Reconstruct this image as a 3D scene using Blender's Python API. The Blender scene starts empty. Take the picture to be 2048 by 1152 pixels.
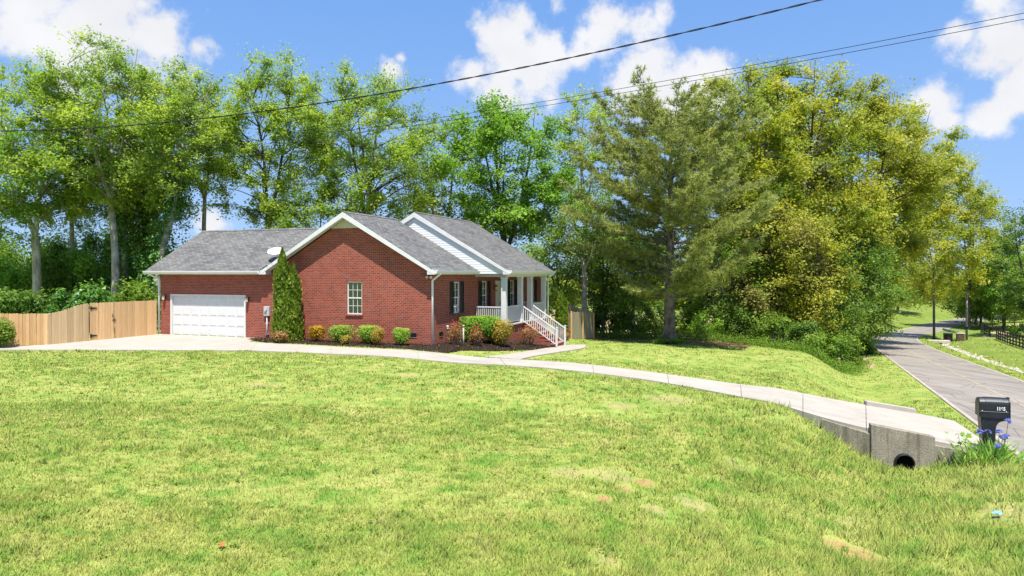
import bpy, bmesh, math, random
import numpy as np
from mathutils import Vector, Matrix

random.seed(7)
RNG = np.random.default_rng(11)
SC = bpy.context.scene
COL = SC.collection

# ------------------------------------------------------------------ camera
H = 3.34            # eye height above the garage slab
F = 1400.0          # focal length in pixels of a 2048 wide frame
cd = bpy.data.cameras.new('camera'); cam = bpy.data.objects.new('camera', cd); COL.objects.link(cam)
cd.sensor_width = 36; cd.lens = 36 * F / 2048.0; cd.shift_y = -30 / 2048.0
cd.clip_end = 3000; cd.clip_start = .1
cam.location = (0, 0, H); cam.rotation_euler = (math.radians(90), 0, 0)
SC.camera = cam

# ------------------------------------------------------------------ light
SUN_HEAD, SUN_EL = 173.5, 67.0
hd, el = math.radians(SUN_HEAD), math.radians(SUN_EL)
S = Vector((math.sin(hd) * math.cos(el), math.cos(hd) * math.cos(el), math.sin(el)))
ld = bpy.data.lights.new('sun', 'SUN'); ld.energy = 3.7; ld.angle = math.radians(.55); ld.color = (1, .955, .87)
sun = bpy.data.objects.new('sun', ld); COL.objects.link(sun)
sun.rotation_euler = S.to_track_quat('Z', 'Y').to_euler(); sun.location = (0, 0, 60)
SC.view_settings.view_transform = 'Standard'; SC.view_settings.look = 'None'
SC.cycles.diffuse_bounces = 7; SC.cycles.max_bounces = 14
SC.view_settings.exposure = 1.27; SC.view_settings.gamma = 1

def build_world():
    w = bpy.data.worlds.new('World'); SC.world = w; w.use_nodes = True
    nt = w.node_tree; nt.nodes.clear(); N = nt.nodes.new; L = nt.links.new
    out = N('ShaderNodeOutputWorld')
    sky = N('ShaderNodeTexSky'); sky.sky_type = 'NISHITA'; sky.sun_disc = False
    sky.sun_elevation = el; sky.sun_rotation = hd; sky.air_density = .3; sky.dust_density = 0; sky.ozone_density = 5
    tcs = N('ShaderNodeTexCoord'); lift = N('ShaderNodeVectorMath'); lift.operation = 'MULTIPLY_ADD'; L(tcs.outputs['Generated'], lift.inputs[0]); lift.inputs[1].default_value = (1, 1, .72); lift.inputs[2].default_value = (0, 0, .2)
    L(lift.outputs[0], sky.inputs[0])
    # film-like shoulder so the low sky keeps its blue
    sep = N('ShaderNodeSeparateColor'); com = N('ShaderNodeCombineColor'); L(sky.outputs[0], sep.inputs[0])
    for i in range(3):
        a = N('ShaderNodeMath'); a.operation = 'MULTIPLY_ADD'; L(sep.outputs[i], a.inputs[0]); a.inputs[1].default_value = 1 / .6; a.inputs[2].default_value = 1
        b = N('ShaderNodeMath'); b.operation = 'DIVIDE'; L(sep.outputs[i], b.inputs[0]); L(a.outputs[0], b.inputs[1]); L(b.outputs[0], com.inputs[i])
    hs = N('ShaderNodeHueSaturation'); hs.inputs['Saturation'].default_value = 1.5; hs.inputs['Value'].default_value = 5.9; hs.inputs['Hue'].default_value = .52
    L(com.outputs[0], hs.inputs['Color'])
    bg = N('ShaderNodeBackground'); bg.inputs[1].default_value = .15; L(hs.outputs[0], bg.inputs[0])
    tc = N('ShaderNodeTexCoord')
    nrm = N('ShaderNodeVectorMath'); nrm.operation = 'NORMALIZE'; L(tc.outputs['Generated'], nrm.inputs[0])
    # billow the lookup so cloud edges are ragged
    n1 = N('ShaderNodeTexNoise'); n1.inputs['Scale'].default_value = 9; n1.inputs['Detail'].default_value = 6; n1.inputs['Roughness'].default_value = .62
    L(nrm.outputs[0], n1.inputs['Vector'])
    n2 = N('ShaderNodeTexNoise'); n2.inputs['Scale'].default_value = 26; n2.inputs['Detail'].default_value = 7; n2.inputs['Roughness'].default_value = .6
    L(nrm.outputs[0], n2.inputs['Vector'])
    blobs = []
    def px(u, v, r, k=1.0):
        d = Vector(((u - 1024) / F, 1, (546 - v) / F)).normalized(); blobs.append((d, .84 * r / F, k))
    # the cumulus in view
    for b in [(60, -70, 190), (210, 10, 165), (315, 75, 110), (170, 75, 120), (395, 95, 45, .8), (40, 60, 90, .8),
              (1010, 70, 95), (1060, 125, 105), (1000, 190, 105), (940, 150, 60, .8),
              (1290, 165, 125), (1350, 190, 120), (1420, 165, 80), (1215, 60, 85, .85), (1290, 45, 60, .7), (1165, 110, 50, .6), (1320, 30, 40, .6),
              (785, 140, 44, .8), (800, 115, 26, .7), (1110, 15, 30, .5),
              (2015, 90, 100), (2045, 185, 75), (1990, 225, 60), (1930, 70, 40, .7), (1870, 205, 60, .9), (1885, 245, 45, .9), (2100, 120, 125), (1990, 10, 40, .6),
              (425, 440, 45, .8), (640, 300, 45)]:
        px(*b)
    rr = random.Random(3)
    while len(blobs) < 48:               # the same broken cumulus goes on round the rest of the sky
        a = rr.uniform(45, 315); e = rr.uniform(6, 60); r = rr.uniform(.05, .12)
        d0 = Vector((math.sin(math.radians(a)) * math.cos(math.radians(e)), math.cos(math.radians(a)) * math.cos(math.radians(e)), math.sin(math.radians(e))))
        for j in range(2):
            d = (d0 + Vector((rr.uniform(-1, 1), rr.uniform(-1, 1), rr.uniform(-.4, .4))) * r * .8).normalized()
            blobs.append((d, r * rr.uniform(.6, 1), 1))
    acc = None
    for d, r, k in blobs:
        ds = N('ShaderNodeVectorMath'); ds.operation = 'DISTANCE'; L(nrm.outputs[0], ds.inputs[0]); ds.inputs[1].default_value = d
        mr = N('ShaderNodeMath'); mr.operation = 'MULTIPLY_ADD'; L(ds.outputs['Value'], mr.inputs[0]); mr.inputs[1].default_value = -k / r; mr.inputs[2].default_value = k
        if acc is None: acc = mr
        else:
            mx = N('ShaderNodeMath'); mx.operation = 'MAXIMUM'
            L(acc.outputs[0], mx.inputs[0]); L(mr.outputs[0], mx.inputs[1]); acc = mx
    def math_(op, a, b, c=None):
        m = N('ShaderNodeMath'); m.operation = op
        for i, x in enumerate((a, b, c)):
            if x is None: continue
            if isinstance(x, (int, float)): m.inputs[i].default_value = x
            else: L(x, m.inputs[i])
        return m.outputs[0]
    a1 = math_('MULTIPLY_ADD', n1.outputs[0], 1.5, -.80)
    a2 = math_('MULTIPLY_ADD', n2.outputs[0], 1.45, -.75)
    base = math_('MAXIMUM', acc.outputs[0], -.7)
    dsum = math_('ADD', math_('ADD', base, a1), a2)
    mr = N('ShaderNodeMapRange'); mr.interpolation_type = 'SMOOTHSTEP'
    mr.inputs['From Min'].default_value = -.04; mr.inputs['From Max'].default_value = .55
    L(dsum, mr.inputs['Value'])
    cr = N('ShaderNodeMapRange'); cr.inputs['From Min'].default_value = .2; cr.inputs['From Max'].default_value = .75
    cr.inputs['To Min'].default_value = .345; cr.inputs['To Max'].default_value = .41
    L(n1.outputs[0], cr.inputs['Value'])
    ccol = N('ShaderNodeCombineColor')
    L(cr.outputs[0], ccol.inputs[0]); L(cr.outputs[0], ccol.inputs[1])
    L(math_('MULTIPLY', cr.outputs[0], 1.03), ccol.inputs[2])
    bc = N('ShaderNodeBackground'); L(ccol.outputs[0], bc.inputs[0]); bc.inputs[1].default_value = 1.0
    mix = N('ShaderNodeMixShader'); L(math_('MULTIPLY', mr.outputs[0], .97), mix.inputs[0]); L(bg.outputs[0], mix.inputs[1]); L(bc.outputs[0], mix.inputs[2])
    L(mix.outputs[0], out.inputs[0])
build_world()

# ------------------------------------------------------------------ helpers: terrain
def chaikin(P, n=3):
    P = np.array(P, float)
    for _ in range(n):
        Q = .75 * P[:-1] + .25 * P[1:]; R = .25 * P[:-1] + .75 * P[1:]
        P = np.vstack([P[:1], np.stack([Q, R], 1).reshape(-1, 2), P[-1:]])
    return P
AR = np.array([.407, .9135]); C0 = np.array([15.36, 16.36])
RC = chaikin([C0 - AR * 70, C0 - AR * 20, C0 + AR * 30, C0 + AR * 60, (49, 90), (56.5, 103), (68, 116), (86, 138), (112, 160), (160, 185), (300, 240)], 3)
def road_st(X, Y):
    X = np.asarray(X, float); Y = np.asarray(Y, float); sh = np.broadcast(X, Y).shape
    x = np.broadcast_to(X, sh).ravel(); y = np.broadcast_to(Y, sh).ravel()
    best = np.full(x.shape, 1e18); S_ = np.zeros_like(best); T = np.zeros_like(best); acc = -70.0
    for i in range(len(RC) - 1):
        a = RC[i]; d = RC[i + 1] - a; Ln = np.hypot(*d); d = d / Ln
        qx = x - a[0]; qy = y - a[1]
        tt = np.clip(qx * d[0] + qy * d[1], 0 if i else -1e9, Ln if i < len(RC) - 2 else 1e9)
        ex = qx - tt * d[0]; ey = qy - tt * d[1]; D = ex * ex + ey * ey
        m = D < best
        best[m] = D[m]; T[m] = acc + tt[m]
        sg = np.sign(-qx * d[1] + qy * d[0]); S_[m] = (np.sqrt(D) * sg)[m]
        acc += Ln
    return S_.reshape(sh), T.reshape(sh)
def ss(x):
    x = np.clip(x, 0, 1); return x * x * (3 - 2 * x)
def sp(x, k): return k * np.logaddexp(0, x / k)
def zroad(t):
    t = np.maximum(t, -25); return -6.4 + sp(-1.4 - .048 * t + 6.4, .6)
def lawn(t): return -.048 * (sp(t, 4) - sp(t - 105, 6))
def profile(s, nodes):
    z = nodes[0][1]
    for (s0, z0), (s1, z1) in zip(nodes[:-1], nodes[1:]):
        z = z + (z1 - z0) * ss((s - s0) / (s1 - s0))
    return z
_lat = RNG.random((512, 512))
def vnoise(x, y, seed=0):
    x = np.asarray(x, float) + seed * 17.3; y = np.asarray(y, float) + seed * 9.1
    xi = np.floor(x).astype(int); yi = np.floor(y).astype(int); fx = ss(x - xi); fy = ss(y - yi)
    g = lambda a, b: _lat[a % 512, b % 512]
    return (g(xi, yi) * (1 - fx) + g(xi + 1, yi) * fx) * (1 - fy) + (g(xi, yi + 1) * (1 - fx) + g(xi + 1, yi + 1) * fx) * fy
def fbm(x, y, seed=0):
    return .5 * vnoise(x, y, seed) + .3 * vnoise(x * 2.1, y * 2.1, seed + 1) + .2 * vnoise(x * 4.3, y * 4.3, seed + 2)
def house_pq(X, Y): return (X + 3.69) * .9367 - (Y - 32.1) * .3502, (X + 3.69) * .3502 + (Y - 32.1) * .9367
def ground(X, Y):
    X = np.asarray(X, float); Y = np.asarray(Y, float)
    sc, t = road_st(X, Y); s = sc - 2.8; r = -sc - 2.8
    zr = zroad(t); Lw = lawn(t)
    bank = 6.1 + 3.4 * ss((-t - 1.5) / 6.)
    zl = profile(s, [(0, zr - .03), (.5, zr - .06), (2.7, zr - .42), (bank, Lw - .40), (bank + 8.5, Lw)])
    zR = profile(r, [(0, zr - .03), (1.3, zr - .12), (2.8, zr - .55), (5, zr - .1), (16, zr + .15)])
    z = np.where(sc > 0, zl, zR); z = np.where(np.abs(sc) < 2.8, zr - .03, z)
    p, q = house_pq(X, Y)
    w = ss((3.6 - p) / 4.2) * ss((30 - q) / 12.) * ss((p + 40) / 10.) * ss((s - 6) / 8.)
    z = z * (1 - w)
    far = ss((np.hypot(X, Y) - 120) / 140.)           # rolling ground far off
    return z + far * (4.0 * vnoise(X / 70., Y / 70., 5) - 1.5) * np.where(np.abs(sc) < 30, ss((np.abs(sc) - 4) / 25.), 1)
def gz(x, y): return float(ground(np.array([x]), np.array([y]))[0])
def drivez(X, Y):
    sc, t = road_st(X, Y); s = sc - 2.8; zr = zroad(t); e = lawn(t) - .40
    return np.where(s > 6.1, ground(X, Y), zr + (e - zr) * np.clip(s / 6.1, 0, 1) ** .9)
def at(u, Y): return (u - 1024) / F * Y
def hz(v, Y): return H - (v - 546) / F * Y

# ------------------------------------------------------------------ helpers: objects
def put(name, me, mat=None, parent=None, loc=None, rotz=None, kind=None):
    o = bpy.data.objects.new(name, me); COL.objects.link(o)
    if mat is not None and me is not None and not me.materials: me.materials.append(mat)
    if parent is not None: o.parent = parent
    if loc is not None: o.location = loc
    if rotz is not None: o.rotation_euler = (0, 0, rotz)
    if kind: o['kind'] = kind
    return o
def tag(o, label, cat, group=None):
    o['label'] = label; o['category'] = cat
    if group: o['group'] = group
    return o
def thing(name, label, cat, loc=(0, 0, 0), rotz=0, group=None):
    o = bpy.data.objects.new(name, None); COL.objects.link(o); o.empty_display_size = .2
    o.location = loc; o.rotation_euler = (0, 0, rotz)
    return tag(o, label, cat, group)
def np_mesh(name, V, faces, attrs=None, smooth=False):
    """V (N,3); faces: list of int arrays (M,k); attrs {name: per-face float array}"""
    me = bpy.data.meshes.new(name); V = np.ascontiguousarray(V, np.float32)
    me.vertices.add(len(V)); me.vertices.foreach_set('co', V.ravel())
    fl = [np.asarray(f, np.int32) for f in faces if len(f)]
    nl = sum(f.size for f in fl); npoly = sum(len(f) for f in fl)
    me.loops.add(nl); me.loops.foreach_set('vertex_index', np.concatenate([f.ravel() for f in fl]))
    me.polygons.add(npoly)
    ks = np.concatenate([np.full(len(f), f.shape[1], np.int32) for f in fl])
    st = np.zeros(npoly, np.int32); st[1:] = np.cumsum(ks)[:-1]
    me.polygons.foreach_set('loop_start', st)
    me.polygons.foreach_set('use_smooth', np.full(npoly, bool(smooth)))
    me.update(calc_edges=True)
    for k, a in (attrs or {}).items():
        at_ = me.attributes.new(k, 'FLOAT', 'FACE'); at_.data.foreach_set('value', np.ascontiguousarray(a, np.float32))
    return me
class MB:
    def __init__(self): self.v = []; self.f = []; self.n = 0
    def add(self, V, Fs):
        self.v.append(np.asarray(V, float)); self.f += [[i + self.n for i in f] for f in Fs]; self.n += len(V); return self
    def box(self, x0, y0, z0, x1, y1, z1):
        V = [(x, y, z) for z in (z0, z1) for y in (y0, y1) for x in (x0, x1)]
        return self.add(V, [(0, 2, 3, 1), (4, 5, 7, 6), (0, 1, 5, 4), (2, 6, 7, 3), (0, 4, 6, 2), (1, 3, 7, 5)])
    def prism(self, poly, axis, a0, a1):
        """poly: 2D outline; axis 0: (y,z) along x; 1: (x,z) along y; 2: (x,y) along z"""
        def P(c, a): return [(a, c[0], c[1]), (c[0], a, c[1]), (c[0], c[1], a)][axis]
        n = len(poly); V = [P(c, a0) for c in poly] + [P(c, a1) for c in poly]
        Fs = [tuple(range(n))[::-1], tuple(range(n, 2 * n))] + [(i, (i + 1) % n, n + (i + 1) % n, n + i) for i in range(n)]
        return self.add(V, Fs)
    def quad(self, a, b, c, d): return self.add([a, b, c, d], [(0, 1, 2, 3)])
    def tube(self, P, R, k=6, cap=True):
        P = np.asarray(P, float); R = np.broadcast_to(np.asarray(R, float), (len(P),))
        T = np.gradient(P, axis=0); T /= np.linalg.norm(T, axis=1)[:, None] + 1e-9
        ref = np.array([0, 0, 1.]) if abs(T[:, 2]).mean() < .8 else np.array([1., 0, 0])
        A = np.cross(T, ref); A /= np.linalg.norm(A, axis=1)[:, None] + 1e-9; B = np.cross(T, A)
        an = np.arange(k) * 2 * math.pi / k
        V = P[:, None, :] + R[:, None, None] * (np.cos(an)[None, :, None] * A[:, None, :] + np.sin(an)[None, :, None] * B[:, None, :])
        Fs = [(i * k + j, i * k + (j + 1) % k, (i + 1) * k + (j + 1) % k, (i + 1) * k + j) for i in range(len(P) - 1) for j in range(k)]
        if cap: Fs += [tuple(range(k))[::-1], tuple((len(P) - 1) * k + j for j in range(k))]
        return self.add(V.reshape(-1, 3), Fs)
    def lathe(self, prof, k=20, o=(0, 0, 0)):
        n = len(prof); V = []
        for r, z in prof:
            for j in range(k): V.append((o[0] + r * math.cos(2 * math.pi * j / k), o[1] + r * math.sin(2 * math.pi * j / k), o[2] + z))
        return self.add(V, [(i * k + j, i * k + (j + 1) % k, (i + 1) * k + (j + 1) % k, (i + 1) * k + j) for i in range(n - 1) for j in range(k)])
    def mesh(self, name, bevel=0, smooth=False):
        V = np.concatenate(self.v) if self.v else np.zeros((0, 3))
        me = bpy.data.meshes.new(name); me.from_pydata(V.tolist(), [], self.f); me.update()
        bm = bmesh.new(); bm.from_mesh(me)
        bmesh.ops.recalc_face_normals(bm, faces=bm.faces)
        if bevel: bmesh.ops.bevel(bm, geom=list(bm.edges), offset=bevel, segments=1, affect='EDGES', profile=.5, clamp_overlap=True)
        bm.to_mesh(me); bm.free()
        if smooth: me.polygons.foreach_set('use_smooth', np.ones(len(me.polygons), bool))
        return me
    def fast(self, name, smooth=True):
        V = np.concatenate(self.v); q = np.array([f for f in self.f if len(f) == 4], np.int32); fs = [q] if len(q) else []
        t = np.array([f for f in self.f if len(f) == 3], np.int32)
        if len(t): fs.append(t)
        return np_mesh(name, V, fs, None, smooth)

# ------------------------------------------------------------------ materials
class Mt:
    def __init__(self, name):
        self.m = bpy.data.materials.new(name); self.m.use_nodes = True; self.nt = self.m.node_tree
        self.nt.nodes.clear(); self.out = self.N('ShaderNodeOutputMaterial')
    def N(self, t, **k):
        n = self.nt.nodes.new(t)
        for a, b in k.items(): setattr(n, a, b)
        return n
    def L(self, a, b): self.nt.links.new(a, b)
    def noise(self, vec, scale, detail=4, rough=.55, out=0):
        n = self.N('ShaderNodeTexNoise'); n.inputs['Scale'].default_value = scale; n.inputs['Detail'].default_value = detail; n.inputs['Roughness'].default_value = rough
        if vec is not None: self.L(vec, n.inputs['Vector'])
        return n.outputs[out]
    def ramp(self, fac, stops):
        r = self.N('ShaderNodeValToRGB'); e = r.color_ramp.elements
        while len(e) < len(stops): e.new(.5)
        for i, (p, c) in enumerate(stops): e[i].position = p; e[i].color = (*c, 1) if len(c) == 3 else c
        self.L(fac, r.inputs[0]); return r.outputs[0]
    def mix(self, fac, a, b, mode='MIX'):
        n = self.N('ShaderNodeMix', data_type='RGBA', blend_type=mode)
        for i, x in ((0, fac), (6, a), (7, b)):
            if isinstance(x, (int, float)): n.inputs[i].default_value = x
            elif isinstance(x, tuple): n.inputs[i].default_value = (*x, 1)
            else: self.L(x, n.inputs[i])
        return n.outputs[2]
    def math(self, op, a, b=None, c=None):
        n = self.N('ShaderNodeMath', operation=op)
        for i, x in enumerate((a, b, c)):
            if x is None: continue
            if isinstance(x, (int, float)): n.inputs[i].default_value = x
            else: self.L(x, n.inputs[i])
        return n.outputs[0]
    def obj(self): return self.N('ShaderNodeTexCoord').outputs['Object']
    def pos(self): return self.N('ShaderNodeNewGeometry').outputs['Position']
    def bump(self, h, strength=.3, dist=.02):
        b = self.N('ShaderNodeBump'); b.inputs['Strength'].default_value = strength; b.inputs['Distance'].default_value = dist
        self.L(h, b.inputs['Height']); return b.outputs[0]
    def bsdf(self, color, rough=.7, normal=None, spec=.3, metal=0):
        b = self.N('ShaderNodeBsdfPrincipled')
        for k, x in (('Base Color', color), ('Roughness', rough), ('Specular IOR Level', spec), ('Metallic', metal)):
            if isinstance(x, (int, float)): b.inputs[k].default_value = x
            elif isinstance(x, tuple): b.inputs[k].default_value = (*x, 1)
            else: self.L(x, b.inputs[k])
        if normal is not None: self.L(normal, b.inputs['Normal'])
        return b
    def done(self, sh): self.L(sh.outputs[0] if hasattr(sh, 'outputs') else sh, self.out.inputs[0]); return self.m

def plain(name, col, rough=.6, var=.12, scale=6, bump=.0, spec=.3, metal=0):
    m = Mt(name); v = m.obj(); n = m.noise(v, scale, 5)
    lo = tuple(c * (1 - var) for c in col); hi = tuple(min(1, c * (1 + var)) for c in col)
    c = m.ramp(n, [(.3, lo), (.7, hi)])
    return m.done(m.bsdf(c, rough, m.bump(m.noise(v, scale * 6, 3), bump, .01) if bump else None, spec, metal))
M = {}
M['white'] = plain('white_paint', (.60, .60, .595), .5, .05, 3)
M['white_trim'] = plain('white_trim', (.70, .70, .68), .55, .06, 2)
M['vinyl'] = plain('vinyl_siding', (.66, .67, .66), .55, .05, 1.5)
M['beige'] = plain('beige_vinyl', (.55, .50, .38), .6, .05, 2)
M['black_metal'] = plain('black_metal', (.012, .012, .013), .45, .2, 8)
M['shutter'] = plain('shutter_paint', (.022, .017, .018), .5, .15, 5)
M['dark'] = plain('dark_interior', (.006, .006, .006), 1, .1, 3, 0, 0)  # near black, paints the darkness of unlit rooms and pipe openings
M['bronze'] = plain('bronze', (.045, .028, .018), .45, .2, 9)
M['lamp_glass'] = plain('frosted_glass', (.62, .5, .38), .4, .1, 8)
M['grey_metal'] = plain('grey_metal', (.42, .43, .44), .5, .1, 6, 0, .4)
M['dish'] = plain('dish_paint', (.62, .62, .61), .5, .05, 4)
M['wire'] = plain('wire', (.012, .011, .012), .6, .2, 10)
M['blind'] = plain('blind', (.7, .69, .66), .6, .05, 4)
M['plastic'] = None
def mat_plastic():
    m = Mt('mailbox_plastic'); v = m.obj(); n = m.noise(v, 90, 3)
    return m.done(m.bsdf(m.ramp(m.noise(v, 5, 4), [(.3, (.008, .010, .014)), (.75, (.018, .021, .028))]), .42, m.bump(n, .35, .004), .5))
M['plastic'] = mat_plastic()
def mat_glass():
    m = Mt('window_glass'); fr = m.N('ShaderNodeFresnel'); fr.inputs[0].default_value = 1.5
    g = m.N('ShaderNodeBsdfGlossy'); g.inputs['Roughness'].default_value = .03; g.inputs[0].default_value = (.9, .95, 1, 1)
    t = m.N('ShaderNodeBsdfTransparent'); t.inputs[0].default_value = (.62, .68, .66, 1)
    mx = m.N('ShaderNodeMixShader'); m.L(m.math('MULTIPLY_ADD', fr.outputs[0], 1.2, .06), mx.inputs[0]); m.L(t.outputs[0], mx.inputs[1]); m.L(g.outputs[0], mx.inputs[2])
    return m.done(mx)
M['glass'] = mat_glass()
def mat_brick():
    m = Mt('red_brick'); tc = m.N('ShaderNodeTexCoord'); o = m.N('ShaderNodeSeparateXYZ'); m.L(tc.outputs['Object'], o.inputs[0])
    nn = m.N('ShaderNodeSeparateXYZ'); m.L(tc.outputs['Normal'], nn.inputs[0])
    sel = m.math('GREATER_THAN', m.math('ABSOLUTE', nn.outputs[0]), .6)
    u = m.math('ADD', m.math('MULTIPLY', o.outputs[0], m.math('SUBTRACT', 1, sel)), m.math('MULTIPLY', o.outputs[1], sel))
    cz = m.N('ShaderNodeCombineXYZ'); m.L(u, cz.inputs[0]); m.L(o.outputs[2], cz.inputs[1])
    b = m.N('ShaderNodeTexBrick'); m.L(cz.outputs[0], b.inputs['Vector']); b.offset = .5
    b.inputs['Scale'].default_value = 1; b.inputs['Brick Width'].default_value = .215; b.inputs['Row Height'].default_value = .082
    b.inputs['Mortar Size'].default_value = .0095; b.inputs['Mortar Smooth'].default_value = .3; b.inputs['Bias'].default_value = -.1
    b.inputs['Color1'].default_value = (.315, .066, .038, 1); b.inputs['Color2'].default_value = (.185, .038, .025, 1)
    b.inputs['Mortar'].default_value = (.33, .20, .15, 1)
    # old lime bloom and darker batches of brick
    big = m.noise(cz.outputs[0], .55, 5, .6); sm = m.noise(cz.outputs[0], 2.6, 4, .6)
    c = m.mix(m.ramp(big, [(.42, (0, 0, 0)), (.62, (.55, .55, .55))]), b.outputs[0], m.mix(1.0, b.outputs[0], (.80, .74, .74), 'MULTIPLY'))
    c = m.mix(m.ramp(sm, [(.52, (0, 0, 0)), (.72, (.55, .55, .55))]), c, (.23, .115, .105))
    h = m.math('SUBTRACT', 1, b.outputs[1])
    h2 = m.math('MULTIPLY_ADD', m.noise(tc.outputs['Object'], 60, 3), .25, h)
    return m.done(m.bsdf(c, .85, m.bump(h2, .5, .012), .2))
M['brick'] = mat_brick()
def mat_shingle():
    m = Mt('roof_shingle'); v = m.N('ShaderNodeTexCoord').outputs['UV']
    b = m.N('ShaderNodeTexBrick'); m.L(v, b.inputs['Vector']); b.offset = .37; b.offset_frequency = 2
    b.inputs['Scale'].default_value = 1; b.inputs['Brick Width'].default_value = .31; b.inputs['Row Height'].default_value = .145
    b.inputs['Mortar Size'].default_value = .014; b.inputs['Mortar Smooth'].default_value = .5; b.inputs['Bias'].default_value = 0
    b.inputs['Color1'].default_value = (.180, .175, .170, 1); b.inputs['Color2'].default_value = (.096, .094, .093, 1); b.inputs['Mortar'].default_value = (.04, .04, .045, 1)
    w = m.N('ShaderNodeTexBrick'); m.L(v, w.inputs['Vector']); w.offset = .21
    w.inputs['Scale'].default_value = 1; w.inputs['Brick Width'].default_value = .62; w.inputs['Row Height'].default_value = .29
    w.inputs['Mortar Size'].default_value = 0; w.inputs['Color1'].default_value = (1.06, 1.06, 1.06, 1); w.inputs['Color2'].default_value = (.92, .92, .93, 1)
    c = m.mix(1.0, b.outputs[0], w.outputs[0], 'MULTIPLY')
    st = m.noise(v, .5, 5, .6); c = m.mix(m.ramp(st, [(.4, (0, 0, 0)), (.7, (.4, .4, .4))]), c, (.19, .185, .18))
    gr = m.noise(v, 150, 2); c = m.mix(.5, c, m.ramp(gr, [(.3, (.3, .3, .3)), (.7, (.75, .75, .75))]), 'OVERLAY')
    h = m.math('SUBTRACT', 1, b.outputs[1])
    return m.done(m.bsdf(c, .9, m.bump(h, .7, .02), .15))
M['shingle'] = mat_shingle()
def mat_concrete(name, a, b_, dirt):
    m = Mt(name); v = m.pos(); n = m.noise(v, .9, 6, .65); f = m.noise(v, 22, 4, .6)
    c = m.ramp(n, [(.3, a), (.7, b_)]); c = m.mix(m.ramp(m.noise(v, 2.7, 6, .7), [(.58, (0, 0, 0)), (.8, (.6, .6, .6))]), c, dirt)
    c = m.mix(.25, c, m.ramp(f, [(.3, (.35, .35, .35)), (.7, (.65, .65, .65))]), 'OVERLAY')
    return m.done(m.bsdf(c, .85, m.bump(f, .2, .01), .2))
M['concrete'] = mat_concrete('pale_concrete', (.325, .29, .245), (.405, .37, .32), (.235, .20, .16))
M['old_concrete'] = mat_concrete('old_concrete', (.15, .13, .105), (.26, .23, .19), (.075, .06, .045))
def mat_old_concrete():
    m = Mt('stained_concrete'); v = m.pos(); n = m.noise(v, 1.6, 6, .65); mp = m.N('ShaderNodeMapping'); mp.inputs['Scale'].default_value = (7, 7, .5); m.L(v, mp.inputs[0]); st = m.noise(mp.outputs[0], 1, 5, .65); f = m.noise(v, 30, 4, .65)
    c = m.ramp(n, [(.3, (.20, .175, .135)), (.7, (.34, .30, .24))]); c = m.mix(m.ramp(st, [(.48, (0, 0, 0)), (.72, (.75, .75, .75))]), c, (.075, .06, .045)); c = m.mix(m.ramp(m.noise(v, 3.3, 5, .7), [(.6, (0, 0, 0)), (.75, (.45, .45, .45))]), c, (.11, .12, .05))
    c = m.mix(.6, c, m.ramp(f, [(.3, (.25, .25, .25)), (.7, (.75, .75, .75))]), 'OVERLAY'); return m.done(m.bsdf(c, .9, m.bump(m.math('ADD', f, st), .6, .02), .1))
M['old_concrete'] = mat_old_concrete()
def mat_asphalt():
    m = Mt('old_asphalt'); v = m.pos(); n = m.noise(v, .35, 6, .6)
    mp = m.N('ShaderNodeMapping'); mp.inputs['Rotation'].default_value = (0, 0, math.radians(24)); mp.inputs['Scale'].default_value = (1.4, .12, 1); m.L(v, mp.inputs[0])
    st = m.noise(mp.outputs[0], 1.2, 5, .6)
    c = m.mix(.5, m.ramp(n, [(.3, (.172, .148, .126)), (.7, (.28, .246, .214))]), m.ramp(st, [(.3, (.130, .113, .098)), (.7, (.35, .312, .27))]))
    cr = m.N('ShaderNodeTexVoronoi', feature='DISTANCE_TO_EDGE'); cr.inputs['Scale'].default_value = .45; m.L(v, cr.inputs['Vector'])
    c = m.mix(m.ramp(cr.outputs['Distance'], [(.0, (.7, .7, .7)), (.012, (0, 0, 0))]), c, (.06, .055, .055))
    g = m.noise(v, 60, 2); return m.done(m.bsdf(m.mix(.4, c, m.ramp(g, [(.3, (.3, .3, .3)), (.7, (.7, .7, .7))]), 'OVERLAY'), .85, m.bump(g, .3, .01), .25))
M['asphalt'] = mat_asphalt()
M['road_yellow'] = plain('faded_yellow_paint', (.33, .27, .18), .8, .3, 1.5)
M['road_edge'] = plain('road_edge_chip', (.36, .31, .26), .9, .25, 4)
SOIL = [(7.04, 23.75, .8, 0), (4.7, 20.9, 1.0, 0), (2.04, 12.65, .20, 1), (2.5, 13.2, .27, 1), (1.57, 11.99, .19, 1), (2.41, 11.85, .30, 0), (5.71, 11.56, .46, 1), (5.55, 11.9, .3, 1), (9.75, 13.5, .8, 0), (4.77, 15.1, .4, 0), (1.1, 13.3, .45, 0), (1.9, 13.3, .5, 0), (3.25, 12.5, .4, 0), (3.0, 19.4, .6, 0), (-7.5, 21.0, .6, 0), (-3.5, 23.5, .7, 0), (1.3, 9.65, .3, 0), (6.4, 13.2, .35, 0)]
def lawn_color(m, v, rnd=None):
    """the lawn's own mottling: yellow green, deeper green clumps, straw"""
    a = m.noise(v, .32, 5, .6); b = m.noise(v, 1.7, 5, .65); d = m.noise(v, 7, 3, .6)
    c = m.ramp(a, [(.25, (.228, .305, .062)), (.5, (.315, .360, .085)), (.75, (.400, .408, .126))])
    c = m.mix(m.ramp(b, [(.36, (1, 1, 1)), (.52, (0, 0, 0))]), c, (.170, .290, .048))
    c = m.mix(m.ramp(b, [(.57, (0, 0, 0)), (.74, (.8, .8, .8))]), c, (.46, .42, .16))
    return c
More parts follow.
